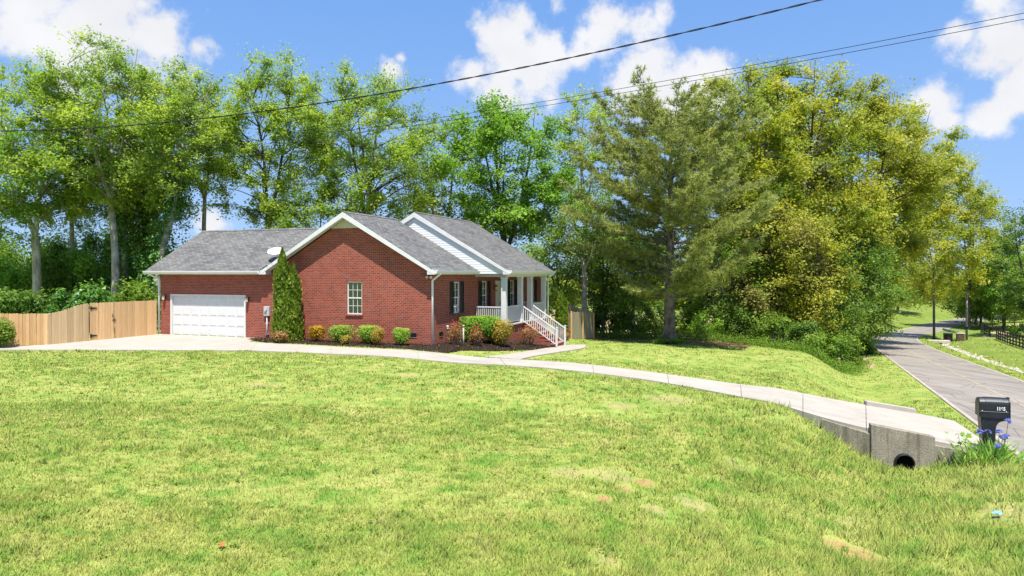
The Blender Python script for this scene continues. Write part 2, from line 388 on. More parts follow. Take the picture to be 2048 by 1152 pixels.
def mat_ground():
    m = Mt('lawn_soil'); v = m.pos(); c = lawn_color(m, v)
    c = m.mix(1.0, c, (.86, .86, .86), 'MULTIPLY')
    def attr(n):
        a = m.N('ShaderNodeAttribute', attribute_name=n); return a.outputs['Fac']
    nz = m.noise(v, 1.3, 5, .65)
    def mask(a, w=.35): return m.ramp(m.math('ADD', attr(a), m.math('MULTIPLY_ADD', nz, w * 2, -w)), [(.42, (0, 0, 0)), (.58, (1, 1, 1))])
    field = m.ramp(m.noise(v, .12, 5, .6), [(.3, (.33, .25, .12)), (.5, (.40, .32, .16)), (.72, (.22, .25, .06))])
    c = m.mix(mask('field'), c, field)
    meadow = m.ramp(m.noise(v, .2, 5, .6), [(.3, (.115, .175, .028)), (.7, (.20, .24, .05))]); c = m.mix(mask('meadow', .15), c, meadow)
    lit = m.ramp(m.noise(v, 5, 5, .7), [(.3, (.06, .042, .022)), (.6, (.16, .10, .05)), (.8, (.10, .11, .03))]); c = m.mix(mask('litter'), c, lit)
    n2 = m.noise(v, 6, 4, .6); red = None; tan = None
    for x, y, r, k in SOIL:
        ds = m.N('ShaderNodeVectorMath', operation='DISTANCE'); cm = m.N('ShaderNodeVectorMath', operation='MULTIPLY'); cm.inputs[1].default_value = (1, 1, 0); m.L(v, cm.inputs[0]); m.L(cm.outputs[0], ds.inputs[0]); ds.inputs[1].default_value = (x, y, 0)
        d = m.math('SUBTRACT', 1, m.math('DIVIDE', ds.outputs['Value'], r))
        if k: red = d if red is None else m.math('MAXIMUM', red, d)
        else: tan = d if tan is None else m.math('MAXIMUM', tan, d)
    soil = m.ramp(m.noise(v, 14, 5, .7), [(.3, (.30, .13, .055)), (.7, (.44, .26, .15))]); soil2 = m.ramp(m.noise(v, 9, 5, .7), [(.3, (.30, .20, .09)), (.7, (.44, .34, .20))])
    for msk, cc, w in ((tan, soil2, .5), (red, soil, .8)):
        f = m.ramp(m.math('ADD', msk, m.math('MULTIPLY_ADD', n2, 2.4, -1.2)), [(.1, (0, 0, 0)), (.5, (w, w, w))]); c = m.mix(f, c, cc)
    return m.done(m.bsdf(c, .95, m.bump(m.noise(v, 9, 5, .7), .5, .06), .08))
M['ground'] = mat_ground()
def leaf_mat(name, stops, trans=.35, rough=.5, spec=.25, gain=2.3):
    m = Mt(name); a = m.N('ShaderNodeAttribute', attribute_name='rnd').outputs['Fac']
    stops = [(p_, tuple(min(.8, x * gain) for x in c_)) for p_, c_ in stops]
    c = m.ramp(a, stops); b = m.bsdf(c, rough, None, spec); t = m.N('ShaderNodeBsdfTranslucent')
    m.L(m.mix(1.0, c, (1.15, 1.2, .7), 'MULTIPLY'), t.inputs[0]); mx = m.N('ShaderNodeMixShader'); mx.inputs[0].default_value = min(.58, trans + .12) if trans else 0
    m.L(b.outputs[0], mx.inputs[1]); m.L(t.outputs[0], mx.inputs[2]); return m.done(mx)
LM = {
 'airy': leaf_mat('airy_leaf', [(0, (.066, .112, .016)), (.5, (.135, .188, .024)), (1, (.215, .250, .036))], .44),
 'fresh': leaf_mat('fresh_leaf', [(0, (.048, .098, .012)), (.5, (.090, .165, .018)), (1, (.150, .225, .028))], .38),
 'mid': leaf_mat('mid_leaf', [(0, (.040, .074, .010)), (.5, (.078, .128, .016)), (1, (.138, .185, .026))], .36),
 'gold': leaf_mat('gold_leaf', [(0, (.062, .088, .010)), (.3, (.105, .140, .014)), (.62, (.170, .176, .018)), (1, (.248, .228, .030))], .40),
 'olive': leaf_mat('olive_leaf', [(0, (.080, .095, .012)), (.5, (.150, .160, .018)), (1, (.230, .215, .030))], .40),
 'tan': leaf_mat('tan_leaf', [(0, (.08, .075, .018)), (.5, (.145, .130, .035)), (1, (.20, .175, .06))], .36),
 'dark': leaf_mat('dark_leaf', [(0, (.024, .050, .009)), (.5, (.050, .090, .014)), (1, (.095, .138, .022))], .32),
 'ivy': leaf_mat('ivy_leaf', [(0, (.022, .060, .012)), (.5, (.045, .105, .018)), (1, (.09, .165, .03))], .28, .4, .4),
 'needle': leaf_mat('pine_needle', [(0, (.085, .102, .024)), (.5, (.150, .166, .050)), (1, (.215, .220, .086))], .36),
 'box': leaf_mat('boxwood_leaf', [(0, (.050, .095, .012)), (.5, (.115, .175, .022)), (1, (.210, .260, .045))], .34),
 'yellow': leaf_mat('yellow_leaf', [(0, (.20, .11, .010)), (.5, (.42, .25, .018)), (1, (.50, .36, .03))], .34, .5, .25, 1.1),
 'ygreen': leaf_mat('yellow_green_leaf', [(0, (.16, .10, .02)), (.5, (.27, .22, .035)), (1, (.40, .27, .06))], .34, .5, .25, 1.5),
 'cedar': leaf_mat('cedar_spray', [(0, (.032, .062, .007)), (.5, (.074, .118, .011)), (1, (.14, .180, .022))], .28, .5, .25, 1.9),
 'brownleaf': leaf_mat('dry_leaf', [(0, (.12, .05, .018)), (.5, (.26, .13, .05)), (1, (.36, .23, .11))], .25, .5, .25, 1.45),
 'iris': leaf_mat('iris_leaf', [(0, (.060, .120, .025)), (.5, (.120, .200, .040)), (1, (.22, .29, .08))], .35),
 'petal': leaf_mat('iris_petal', [(0, (.12, .14, .55)), (.5, (.20, .24, .68)), (1, (.34, .36, .75))], .4, .5, .25, 1.0),
 'rose': leaf_mat('rose_petal', [(0, (.40, .010, .03)), (.5, (.60, .03, .06)), (1, (.68, .12, .14))], .4, .5, .25, 1.0),
 'mulch': leaf_mat('mulch_chip', [(0, (.022, .016, .012)), (.75, (.060, .042, .030)), (.9, (.12, .08, .05)), (1, (.30, .26, .12))], .0, .9, .1, 1.0),
}
def mat_blade():
    m = Mt('grass_blade'); v = m.pos(); c = lawn_color(m, v)
    a = m.N('ShaderNodeAttribute', attribute_name='rnd').outputs['Fac']
    c = m.mix(1.0, c, m.ramp(a, [(0, (.58, .66, .48)), (.45, (.97, 1.0, .95)), (.8, (1.22, 1.18, 1.1)), (1, (1.55, 1.4, 1.5))]), 'MULTIPLY')
    gn = m.N('ShaderNodeNewGeometry'); up = m.N('ShaderNodeVectorMath', operation='MULTIPLY_ADD'); m.L(gn.outputs['Normal'], up.inputs[0]); up.inputs[1].default_value = (.45, .45, .45); up.inputs[2].default_value = (0, 0, 1)
    nm = m.N('ShaderNodeVectorMath', operation='NORMALIZE'); m.L(up.outputs[0], nm.inputs[0])
    b = m.bsdf(c, .6, nm.outputs[0], .12); t = m.N('ShaderNodeBsdfTranslucent'); m.L(m.mix(1.0, c, (1.2, 1.2, .8), 'MULTIPLY'), t.inputs[0])
    mx = m.N('ShaderNodeMixShader'); mx.inputs[0].default_value = .22; m.L(b.outputs[0], mx.inputs[1]); m.L(t.outputs[0], mx.inputs[2]); return m.done(mx)
M['blade'] = mat_blade()
def mat_bark(name, a, b_, lich, sc=1.0):
    m = Mt(name); v = m.obj(); mp = m.N('ShaderNodeMapping'); mp.inputs['Scale'].default_value = (1, 1, .22); m.L(v, mp.inputs[0])
    n = m.noise(mp.outputs[0], 9 * sc, 6, .65); c = m.ramp(n, [(.32, a), (.68, b_)])
    c = m.mix(m.ramp(m.noise(v, 1.9, 5, .6), [(.45, (0, 0, 0)), (.62, (.8, .8, .8))]), c, lich)
    return m.done(m.bsdf(c, .9, m.bump(n, .8, .04), .1))
BK = {'pale': mat_bark('pale_bark', (.19, .165, .135), (.42, .38, .325), (.56, .52, .45)),
      'brown': mat_bark('brown_bark', (.045, .036, .028), (.12, .098, .078), (.15, .135, .11)),
      'pine': mat_bark('pine_bark', (.050, .037, .030), (.175, .135, .115), (.23, .19, .17), .8)}
def mat_wood(name, a, b_, stain=None):
    m = Mt(name); oi = m.N('ShaderNodeObjectInfo'); v = m.obj(); mp = m.N('ShaderNodeMapping'); mp.inputs['Scale'].default_value = (30, 30, 1.6); m.L(v, mp.inputs[0])
    ad = m.N('ShaderNodeVectorMath', operation='ADD'); m.L(mp.outputs[0], ad.inputs[0])
    cx = m.N('ShaderNodeCombineXYZ'); m.L(m.math('MULTIPLY', oi.outputs['Random'], 50), cx.inputs[2]); m.L(cx.outputs[0], ad.inputs[1])
    n = m.noise(ad.outputs[0], 1, 5, .6); c = m.ramp(n, [(.25, a), (.75, b_)])
    c = m.mix(1.0, c, m.ramp(oi.outputs['Random'], [(0, (.82, .80, .78)), (1, (1.12, 1.10, 1.08))]), 'MULTIPLY')
    if stain: c = m.mix(m.ramp(m.noise(v, 1.1, 4, .6), [(.45, (0, 0, 0)), (.75, (.7, .7, .7))]), c, stain)
    return m.done(m.bsdf(c, .8, m.bump(n, .25, .005), .15))
M['wood_new'] = mat_wood('fresh_fence_wood', (.58, .36, .17), (.72, .48, .26))
M['wood_mid'] = mat_wood('weathered_fence_wood', (.52, .36, .19), (.66, .49, .28), (.48, .37, .22))
M['wood_tan'] = mat_wood('tan_fence_wood', (.48, .29, .13), (.62, .40, .21))
M['wood_grey'] = mat_wood('grey_fence_wood', (.24, .21, .145), (.38, .33, .24), (.27, .26, .17))
M['wood_dark'] = mat_wood('dark_rail_wood', (.018, .016, .014), (.045, .040, .034))
M['pole'] = mat_wood('utility_pole_wood', (.22, .20, .185), (.36, .34, .32))
M['stone'] = plain('pale_stone', (.40, .36, .30), .9, .3, 2.5, .3)
M['post_brown'] = plain('brown_masonry', (.10, .062, .042), .9, .35, 3, .4)
M['num'] = plain('number_white', (.8, .8, .8), .5, .02)
M['orange_leaf'] = plain('orange_leaf', (.65, .16, .05), .6, .15, 20)
M['blue_litter'] = plain('blue_litter', (.16, .36, .55), .5, .15, 20)
M['mulch_bed'] = None
def mat_mulch():
    m = Mt('dark_mulch'); v = m.pos(); n = m.noise(v, 26, 5, .7)
    c = m.ramp(n, [(.3, (.018, .013, .010)), (.62, (.055, .038, .027)), (.8, (.12, .085, .055))])
    return m.done(m.bsdf(c, .95, m.bump(n, 1, .04), .05))
M['mulch_bed'] = mat_mulch()

# ------------------------------------------------------------------ ground
def axis(spec):
    out = [spec[0][0]]
    for a, b, n in spec: out += list(np.linspace(a, b, n + 1)[1:])
    return np.array(out)
def make_ground():
    xs = axis([(-900, -200, 8), (-200, -60, 14), (-60, -26, 34), (-26, -4, 60), (-4, 18, 110), (18, 34, 50), (34, 75, 70), (75, 200, 40), (200, 900, 10)])
    ys = axis([(-120, -10, 10), (-10, 6, 16), (6, 28, 105), (28, 56, 72), (56, 130, 110), (130, 300, 40), (300, 1500, 12)])
    X, Y = np.meshgrid(xs, ys); Z = ground(X, Y)
    near = np.hypot(X, Y) < 60
    Z = Z + np.where(near, .05 * (fbm(X / 1.6, Y / 1.6, 2) - .5), 0) * ss((np.abs(road_st(X, Y)[0]) - 3) / 1.5)
    nx, ny = len(xs), len(ys); idx = np.arange(nx * ny).reshape(ny, nx)
    Fq = np.stack([idx[:-1, :-1], idx[:-1, 1:], idx[1:, 1:], idx[1:, :-1]], -1).reshape(-1, 4)
    me = np_mesh('ground', np.stack([X, Y, Z], -1).reshape(-1, 3), [Fq], None, True)
    sc, t = road_st(X, Y); p, q = house_pq(X, Y)
    wood = (ss((q - 15 + 4 * (fbm(X / 7, Y / 7, 3) - .5)) / 5) * (sc > 0)); wood = np.where((sc > 0) & (sc < 12), ss((t - 30) / 6), wood)
    wood = np.where((p < -17.5), ss((q - 1) / 3), wood)
    litter = np.where(sc > 4, wood * (1 - ss((q - 22) / 6)), 0)
    field = np.where(sc > 4, ss((q - 22) / 6), 0) + np.where((sc < -9) & (t > 101), 1, 0)
    meadow = np.where(sc < 0, 1, 0) * np.where((sc < -9) & (t > 101), 0, 1) + np.where((sc > 3.5) & (t > 108), 1, 0)
    field = np.where((sc > 3.5) & (sc < 40) & (t > 108), 0, field)
    for n, a in (('litter', litter), ('field', field), ('meadow', meadow)):
        at_ = me.attributes.new(n, 'FLOAT', 'POINT'); at_.data.foreach_set('value', np.ascontiguousarray(a.ravel(), np.float32))
    put('ground', me, M['ground'], kind='structure')
make_ground()

def strip(name, L_, R_, zf, mat, skirt=.0, nacross=4):
    """sheet between two polylines draped on zf"""
    L_ = np.asarray(L_, float); R_ = np.asarray(R_, float); w = np.linspace(0, 1, nacross + 1)
    P = L_[:, None, :] * (1 - w)[None, :, None] + R_[:, None, :] * w[None, :, None]
    Z = zf(P[..., 0], P[..., 1]); V = np.concatenate([P, Z[..., None]], -1); n, k = V.shape[:2]
    idx = np.arange(n * k).reshape(n, k); Fq = [np.stack([idx[:-1, :-1], idx[:-1, 1:], idx[1:, 1:], idx[1:, :-1]], -1).reshape(-1, 4)]
    V = V.reshape(-1, 3)
    if skirt:
        loop = list(idx[:, 0]) + list(idx[-1, 1:]) + list(idx[::-1, -1][1:]) + list(idx[0, ::-1][1:-1])
        B = V[loop] - np.array([0, 0, skirt]); o = len(V); m = len(loop); V = np.vstack([V, B])
        Fq.append(np.array([(loop[i], loop[(i + 1) % m], o + (i + 1) % m, o + i) for i in range(m)], np.int32))
    return np_mesh(name, V, Fq)
def road_line(s, t0, t1, step):
    """points at signed offset s from the centre line between arc lengths"""
    seg = np.diff(RC, axis=0); ln = np.hypot(*seg.T); cum = np.concatenate([[0], np.cumsum(ln)]) - 70
    t = np.arange(t0, t1, step); x = np.interp(t, cum, RC[:, 0]); y = np.interp(t, cum, RC[:, 1])
    dx = np.gradient(x); dy = np.gradient(y); n = np.hypot(dx, dy); return np.stack([x - dy / n * s, y + dx / n * s], -1)
def build_road():
    zf = lambda dz: (lambda x, y: zroad(road_st(x, y)[1]) + dz)
    road = put('road', strip('road', road_line(-2.75, -60, 260, 1.5), road_line(2.75, -60, 260, 1.5), zf(.0), M['asphalt'], .1, 6), M['asphalt'], kind='structure')
    put('centre_line', strip('centre_line', road_line(-.05, -60, 150, 1.5), road_line(.05, -60, 150, 1.5), zf(.004), None, 0, 1), M['road_yellow'], road)
    for s in (-2.66, 2.66):
        a = road_line(s, -60, 150, .6); j = (fbm(a[:, 0] * .7, a[:, 1] * .7, 4) - .5) * .12
        put('edge_strip', strip('edge_strip', road_line(s - .07, -60, 150, .6) + j[:, None] * .5, road_line(s + .07, -60, 150, .6) + j[:, None], zf(.006), None, 0, 1), M['road_edge'], road)
build_road()
UP = [(-12.06, 33.1), (-9.74, 32.15), (-7.15, 30.9), (-4.78, 30.0), (-2.8, 29.85), (-.81, 29.75), (1.45, 28.65), (3.46, 27.6), (5.25, 26.8), (6.9, 25.85), (8.32, 24.75), (9.49, 24.0), (10.58, 23.5), (11.91, 23.2), (13.38, 23.1), (14.45, 22.85)]
LO = [(-11.15, 29.8), (-8.8, 29.06), (-6.53, 28.25), (-4.44, 27.75), (-2.47, 27.5), (-.46, 26.9), (1.39, 25.85), (3.17, 25.15), (4.86, 24.4), (6.2, 23.2), (7.32, 21.6), (8.11, 20.45), (8.71, 19.4), (9.57, 18.64), (10.97, 18.29), (12.55, 17.8)]
def resample(A, n):
    A = np.asarray(A, float)
    for _ in range(2):
        Q = .75 * A[:-1] + .25 * A[1:]; R = .25 * A[:-1] + .75 * A[1:]; A = np.vstack([A[:1], np.stack([Q, R], 1).reshape(-1, 2), A[-1:]])
    return A
def build_drive():
    zf = lambda x, y: drivez(x, y) + .05
    U = resample(UP, 0); Lw = resample(LO, 0)
    apron_mb = MB(); poly = [(-24.6, 30.15), (-22.3, 31.4), (-21.3, 32.2), (-18.96, 37.77), (-12.29, 35.26), (-12.5, 34.75), (-12.75, 34.3), (-12.6, 33.65), (-12.06, 33.1), (-11.15, 29.8), (-16.6, 30.0)]
    n = len(poly); V = [(x, y, .05) for x, y in poly] + [(x, y, -.2) for x, y in poly]
    apron_mb.add(V, [tuple(range(n))[::-1]] + [(i, (i + 1) % n, n + (i + 1) % n, n + i) for i in range(n)])
    drive = put('driveway', apron_mb.mesh('driveway'), M['concrete'], kind='structure')
    cuts = [0, 8, 15, 22, 29, 35, 41, 47, 53, len(U) - 1]
    for a, b in zip(cuts[:-1], cuts[1:]):
        u = U[a:b + 1].copy(); l = Lw[a:b + 1].copy()
        for arr in (u, l):
            d0 = arr[1] - arr[0]; arr[0] += d0 / np.hypot(*d0) * .008
            d1 = arr[-1] - arr[-2]; arr[-1] -= d1 / np.hypot(*d1) * .008
        put('concrete_slab', strip('concrete_slab', u, l, zf, None, .28, 5), M['concrete'], drive)
    wl = np.array([(-1.2, 30.15), (-.3, 31.6), (1.0, 34.6), (2.2, 37.6), (2.5, 39.2)]); wr = np.array([(.35, 29.3), (1.0, 31.2), (2.5, 34.3), (4.0, 37.4), (4.25, 40.6)])
    put('walkway', strip('walkway', resample(wl, 0), resample(wr, 0), lambda x, y: ground(x, y) + .055, None, .2, 3), M['concrete'], kind='structure')
build_drive()
def in_poly(X, Y, poly):
    r = np.zeros(X.shape, bool); n = len(poly)
    for i in range(n):
        (x0, y0), (x1, y1) = poly[i], poly[(i + 1) % n]
        c = ((y0 > Y) != (y1 > Y)) & (X < (x1 - x0) * (Y - y0) / (y1 - y0 + 1e-12) + x0); r ^= c
    return r
def to_world(p, q): return (-3.69 + .9367 * p + .3502 * q, 32.1 - .3502 * p + .9367 * q)
BEDS = [[to_world(*c) for c in ((-9.6, .0), (-9.75, -.9), (-8.2, -1.35), (-5, -1.5), (-2, -1.55), (.2, -1.7), (1.4, -1.3), (1.5, .2), (.0, .0))],
        [to_world(*c) for c in ((.0, .02), (1.5, .15), (2.1, 1.2), (2.9, 3.2), (3.5, 5.6), (3.9, 7.3), (1.8, 7.4), (1.8, 4.9), (.0, 4.9))]]

# ------------------------------------------------------------------ house
HA = -math.radians(20.5)
HX, HY = -3.69, 32.1
house = thing('house', 'single storey red brick house with grey shingle roof, garage and white porch', 'house', (HX, HY, 0), HA)
def hp(name, mb, mat, parent=None, bevel=0, smooth=False, **k):
    me = mb if isinstance(mb, bpy.types.Mesh) else mb.mesh(name, bevel, smooth)
    return put(name, me, mat, parent or house, **k)
SOF = 3.30; MS = .583
R1 = dict(p=-4.5, z=6.27); R2 = dict(p=-3.4, z=6.63); GR = dict(q=3.6, z=5.82)

def wall_face(mb, a, b, z0, z1, holes, fn, depth):
    """rectangular wall in (x, z) with holes, fn maps (x, depth, z) to 3D; reveals of given depth"""
    xs = sorted({a, b, *[h[0] for h in holes], *[h[1] for h in holes]}); zs = sorted({z0, z1, *[h[2] for h in holes], *[h[3] for h in holes]})
    for i in range(len(xs) - 1):
        for j in range(len(zs) - 1):
            cx = (xs[i] + xs[i + 1]) / 2; cz = (zs[j] + zs[j + 1]) / 2
            if any(h[0] < cx < h[1] and h[2] < cz < h[3] for h in holes): continue
            mb.quad(fn(xs[i], 0, zs[j]), fn(xs[i + 1], 0, zs[j]), fn(xs[i + 1], 0, zs[j + 1]), fn(xs[i], 0, zs[j + 1]))
    for x0, x1, y0, y1 in holes:
        for (ax, az), (bx, bz) in (((x0, y0), (x1, y0)), ((x1, y0), (x1, y1)), ((x1, y1), (x0, y1)), ((x0, y1), (x0, y0))):
            mb.quad(fn(ax, 0, az), fn(bx, 0, bz), fn(bx, depth, bz), fn(ax, depth, az))
GW = (-4.54, -3.70, 1.36, 2.93)              # gable window
GD = (-15.62, -10.60, -.02, 2.21)            # garage door opening
fq = lambda x, d, z: (x, d, z)               # faces -q
fp = lambda x, d, z: (-d, x, z)              # faces +p
FW = [(2.35, 3.11, 1.36, 2.90), (5.86, 6.66, 1.36, 2.90), (10.15, 10.95, 1.36, 2.90), (13.95, 14.7, 1.36, 2.90)]
FD = (7.90, 8.86, .66, 2.86)
def gable_top(mb, q, zmax=None):
    pk = R1['z'] - .27; pts = [(-9.05, SOF)]
    zt = zmax or pk; dx = (pk - zt) / MS
    pts = [(-9.05, SOF), (-4.5 - (pk - SOF) / MS if False else -9.05, SOF)]
    poly = [(-9.05, SOF), (0, SOF), (0, R1['z'] - .27 - MS * 4.5 if R1['z'] - .27 - MS * 4.5 > SOF else SOF), (-4.5 + dx, zt), (-4.5 - dx, zt), (-9.05, max(SOF, R1['z'] - .27 - MS * 4.55))]
    mb.add([(x, q, z) for x, z in poly], [tuple(range(len(poly)))])
w = MB()
wall_face(w, -16.3, 0, -.35, SOF, [GW, GD], fq, .12)
gable_top(w, 0, 5.52)
wall_face(w, 0, 16.8, -1.4, SOF, [*FW, FD], fp, .12)
w.quad((-16.3, 0, -.6), (-16.3, 7.2, -.6), (-16.3, 7.2, SOF), (-16.3, 0, SOF)); w.add([(-16.3, 0, SOF), (-16.3, 7.2, SOF), (-16.3, 3.6, 5.6)], [(0, 1, 2)])
w.quad((-16.3, 7.2, -.6), (-9, 7.2, -.6), (-9, 7.2, SOF), (-16.3, 7.2, SOF)); w.quad((-9, 7.2, -1), (-9, 16.8, -1), (-9, 16.8, SOF), (-9, 7.2, SOF))
w.quad((-9, 16.8, -1.4), (0, 16.8, -1.4), (0, 16.8, SOF), (-9, 16.8, SOF)); w.add([(-9.05, 16.8, SOF), (0, 16.8, SOF), (-4.5, 16.8, 5.9)], [(0, 1, 2)])
wallo = hp('brick_wall', w, M['brick'])
# soldier course band under the gable vent panel, window heads and rowlock sills are proud of the wall
gp = MB(); dx = (R1['z'] - .27 - 5.52) / MS
gp.prism([(-4.5 - dx - .1, 5.50), (-4.5 + dx + .1, 5.50), (-4.5, 6.05)], 1, -.035, -.004)
gpo = hp('gable_panel', gp, M['beige'])
for i in range(14):
    x = -4.5 - .95 + i * .14
    hh = 6.0 - abs(x + 4.5) * MS - .03
    if hh > 5.58: hp('panel_board', MB().box(x - .066, -.05, 5.515, x + .066, -.036, hh), M['beige'], gpo)
def roof_slab(e, r0, r1, lo, hi, axis_p, th=.13):
    """one pitched plane. ridge line from r0 to r1 at height hi, eave offset lo; axis_p: eave runs along q at p=e"""
    me = bpy.data.meshes.new('roof'); V = []
    (rp, rz), ez = hi, lo
    if axis_p: top = [(e, r0, ez), (e, r1, ez), (rp, r1, rz), (rp, r0, rz)]
    else: top = [(r0, e, ez), (r1, e, ez), (r1, rp, rz), (r0, rp, rz)]
    V = top + [(x, y, z - th) for x, y, z in top]
    me.from_pydata(V, [], [(0, 1, 2, 3), (7, 6, 5, 4), (0, 4, 5, 1), (1, 5, 6, 2), (2, 6, 7, 3), (3, 7, 4, 0)])
    uv = me.uv_layers.new(name='UVMap'); sl = math.hypot(rp - e, rz - ez)
    for poly in me.polygons:
        for li in poly.loop_indices:
            vi = me.loops[li].vertex_index % 4
            uv.data[li].uv = ((r0 if vi in (0, 3) else r1) + .13 * e, 0 if vi in (0, 1) else sl)
    bm = bmesh.new(); bm.from_mesh(me); bmesh.ops.recalc_face_normals(bm, faces=bm.faces); bm.to_mesh(me); bm.free()
    return me
def gable_roof(rp, rz, half, q0, q1):
    ez = rz - MS * half
    for s in (-1, 1): hp('roof', roof_slab(rp + s * half, q0, q1, ez, (rp, rz), True), M['shingle'])
    # ridge cap shingles
    cap = MB()
    k = int((q1 - q0) / .3)
    for i in range(k):
        a = q0 + i * .3
        for s in (-1, 1): cap.add([(rp, a, rz + .03), (rp, a + .33, rz + .022), (rp + s * .14, a + .33, rz + .022 - .14 * MS), (rp + s * .14, a, rz + .03 - .14 * MS)], [(0, 1, 2, 3)])
    me = cap.mesh('ridge_cap'); uv = me.uv_layers.new(name='UVMap')
    for i, l in enumerate(uv.data): l.uv = (me.vertices[me.loops[i].vertex_index].co.y * .5, .05)
    hp('ridge_cap', me, M['shingle'])
    return ez
E1 = gable_roof(-4.5, 6.27, 4.85, -.42, 4.74)
E2 = gable_roof(-3.4, 6.63, 5.45, 4.62, 12.35)
gable_roof(-4.5, 6.27, 4.85, 11.9, 17.2)
def garage_roof():
    ez = GR['z'] - MS * 4.07
    hp('roof', roof_slab(-.47, -16.95, -9.36, ez, (3.6, GR['z']), False), M['shingle']); hp('roof', roof_slab(.02, -9.36, -6.6, ez + MS * .49, (3.6, GR['z']), False), M['shingle']); hp('roof', roof_slab(7.67, -16.95, -6.6, ez, (3.6, GR['z']), False), M['shingle'])
    cap = MB()
    for i in range(30):
        a = -16.95 + i * .3
        for s in (-1, 1): cap.add([(a, 3.6, 5.85), (a + .33, 3.6, 5.842), (a + .33, 3.6 + s * .14, 5.842 - .14 * MS), (a, 3.6 + s * .14, 5.85 - .14 * MS)], [(0, 1, 2, 3)])
    me = cap.mesh('ridge_cap'); uv = me.uv_layers.new(name='UVMap')
    for i, l in enumerate(uv.data): l.uv = (me.vertices[me.loops[i].vertex_index].co.x * .5, .05)
    hp('ridge_cap', me, M['shingle'])
    for q in (-.45, 7.6): pass
    for s in (-1, 1):       # barge boards on the far left gable
        e = 3.6 + s * 4.05; hp('barge_board', MB().prism([(e, ez - .02), (3.6, 5.80), (3.6, 5.56), (e, ez - .22)], 0, -16.975, -16.94), M['white_trim'])
    hp('soffit', MB().box(-16.93, -.44, SOF - .02, -9.3, .0, SOF + .0), M['white_trim'])
    hp('fascia', MB().box(-16.93, -.465, SOF - .03, -9.36, -.44, ez - .06), M['white_trim'])
    return ez
EG = garage_roof()
def barge(rp, rz, half, q, left=True):
    ez = rz - MS * half
    for s in ((-1, 1) if left else (1,)):
        e = rp + s * half
        hp('barge_board', MB().prism([(e, ez - .03), (rp, rz - .03), (rp, rz - .29), (e, ez - .29 + .1)], 1, q - .03, q), M['white'])
        # soffit under the rake
        hp('rake_soffit', MB().prism([(e - s * .3, ez - .14 + MS * .3 - .03), (rp, rz - .17), (rp, rz - .20), (e - s * .3, ez - .17 + MS * .3 - .03)], 1, q + .002, q + (.40 if q < 4 else .08)), M['white_trim'])
barge(-4.5, 6.27, 4.85, -.42); barge(-3.4, 6.63, 5.45, 4.62); barge(-4.5, 6.27, 4.85, 11.9)
for x0, x1, q in ((.0, .36, -.43), (-9.36, -9.0, -.43), (1.72, 2.06, 4.61)):
    hp('eave_return', MB().box(x0, q - .012, SOF - .03, x1, q + .42, 3.50 if x1 > 0 else 3.47), M['white'])
def gutter(p=None, q=None, a=0, b=1, z=3.44):
    prof = [(0, -.13), (.07, -.13), (.115, -.06), (.125, .0), (.105, .0), (.095, -.05), (.06, -.11), (.012, -.11), (.012, 0), (0, 0)]
    mb = MB()
    if p is not None: mb.prism([(p + x, z + y) for x, y in prof], 1, a, b)
    else: mb.prism([(q - x, z + y) for x, y in prof], 0, a, b)
    hp('gutter', mb, M['white_trim'])
gutter(q=-.47, a=-16.97, b=-9.37, z=EG - .0)
gutter(p=.36, a=-.40, b=4.60, z=E1 + .0)
gutter(p=2.065, a=4.66, b=12.36, z=E2 + .0)
gutter(p=.36, a=12.4, b=17.2, z=E1 + .0)
hp('soffit', MB().box(.0, -.4, SOF - .02, .36, 4.95, SOF), M['white_trim']); hp('fascia', MB().box(.33, -.4, SOF - .03, .358, 4.6, E1 - .05), M['white_trim'])
hp('soffit', MB().box(.0, 11.9, SOF - .02, .36, 17.1, SOF), M['white_trim'])
# front gable siding, lap board by lap board
sd = hp('gable_siding', MB().prism([(-8.6, SOF), (1.9, SOF), (-3.4, 6.40)], 1, 4.72, 4.8), M['vinyl'])
z = SOF; k = 0
while z < 6.3:
    h = .125; zt = min(z + h, 6.36); xr = -3.4 + (6.42 - zt) / MS; xl = -3.4 - (6.42 - zt) / MS
    xr0 = -3.4 + (6.42 - z) / MS; xr0 = min(xr0, 2.0)
    hp('siding_board', MB().add([(xl, 4.702, z), (xr0, 4.702, z), (xr, 4.712, zt), (xl, 4.712, zt), (xl, 4.719, z), (xr0, 4.719, z), (xr, 4.719, zt), (xl, 4.719, zt)],
        [(0, 1, 2, 3), (4, 7, 6, 5), (0, 4, 5, 1), (3, 2, 6, 7), (0, 3, 7, 4), (1, 5, 6, 2)]), M['vinyl'], sd)
    z += h

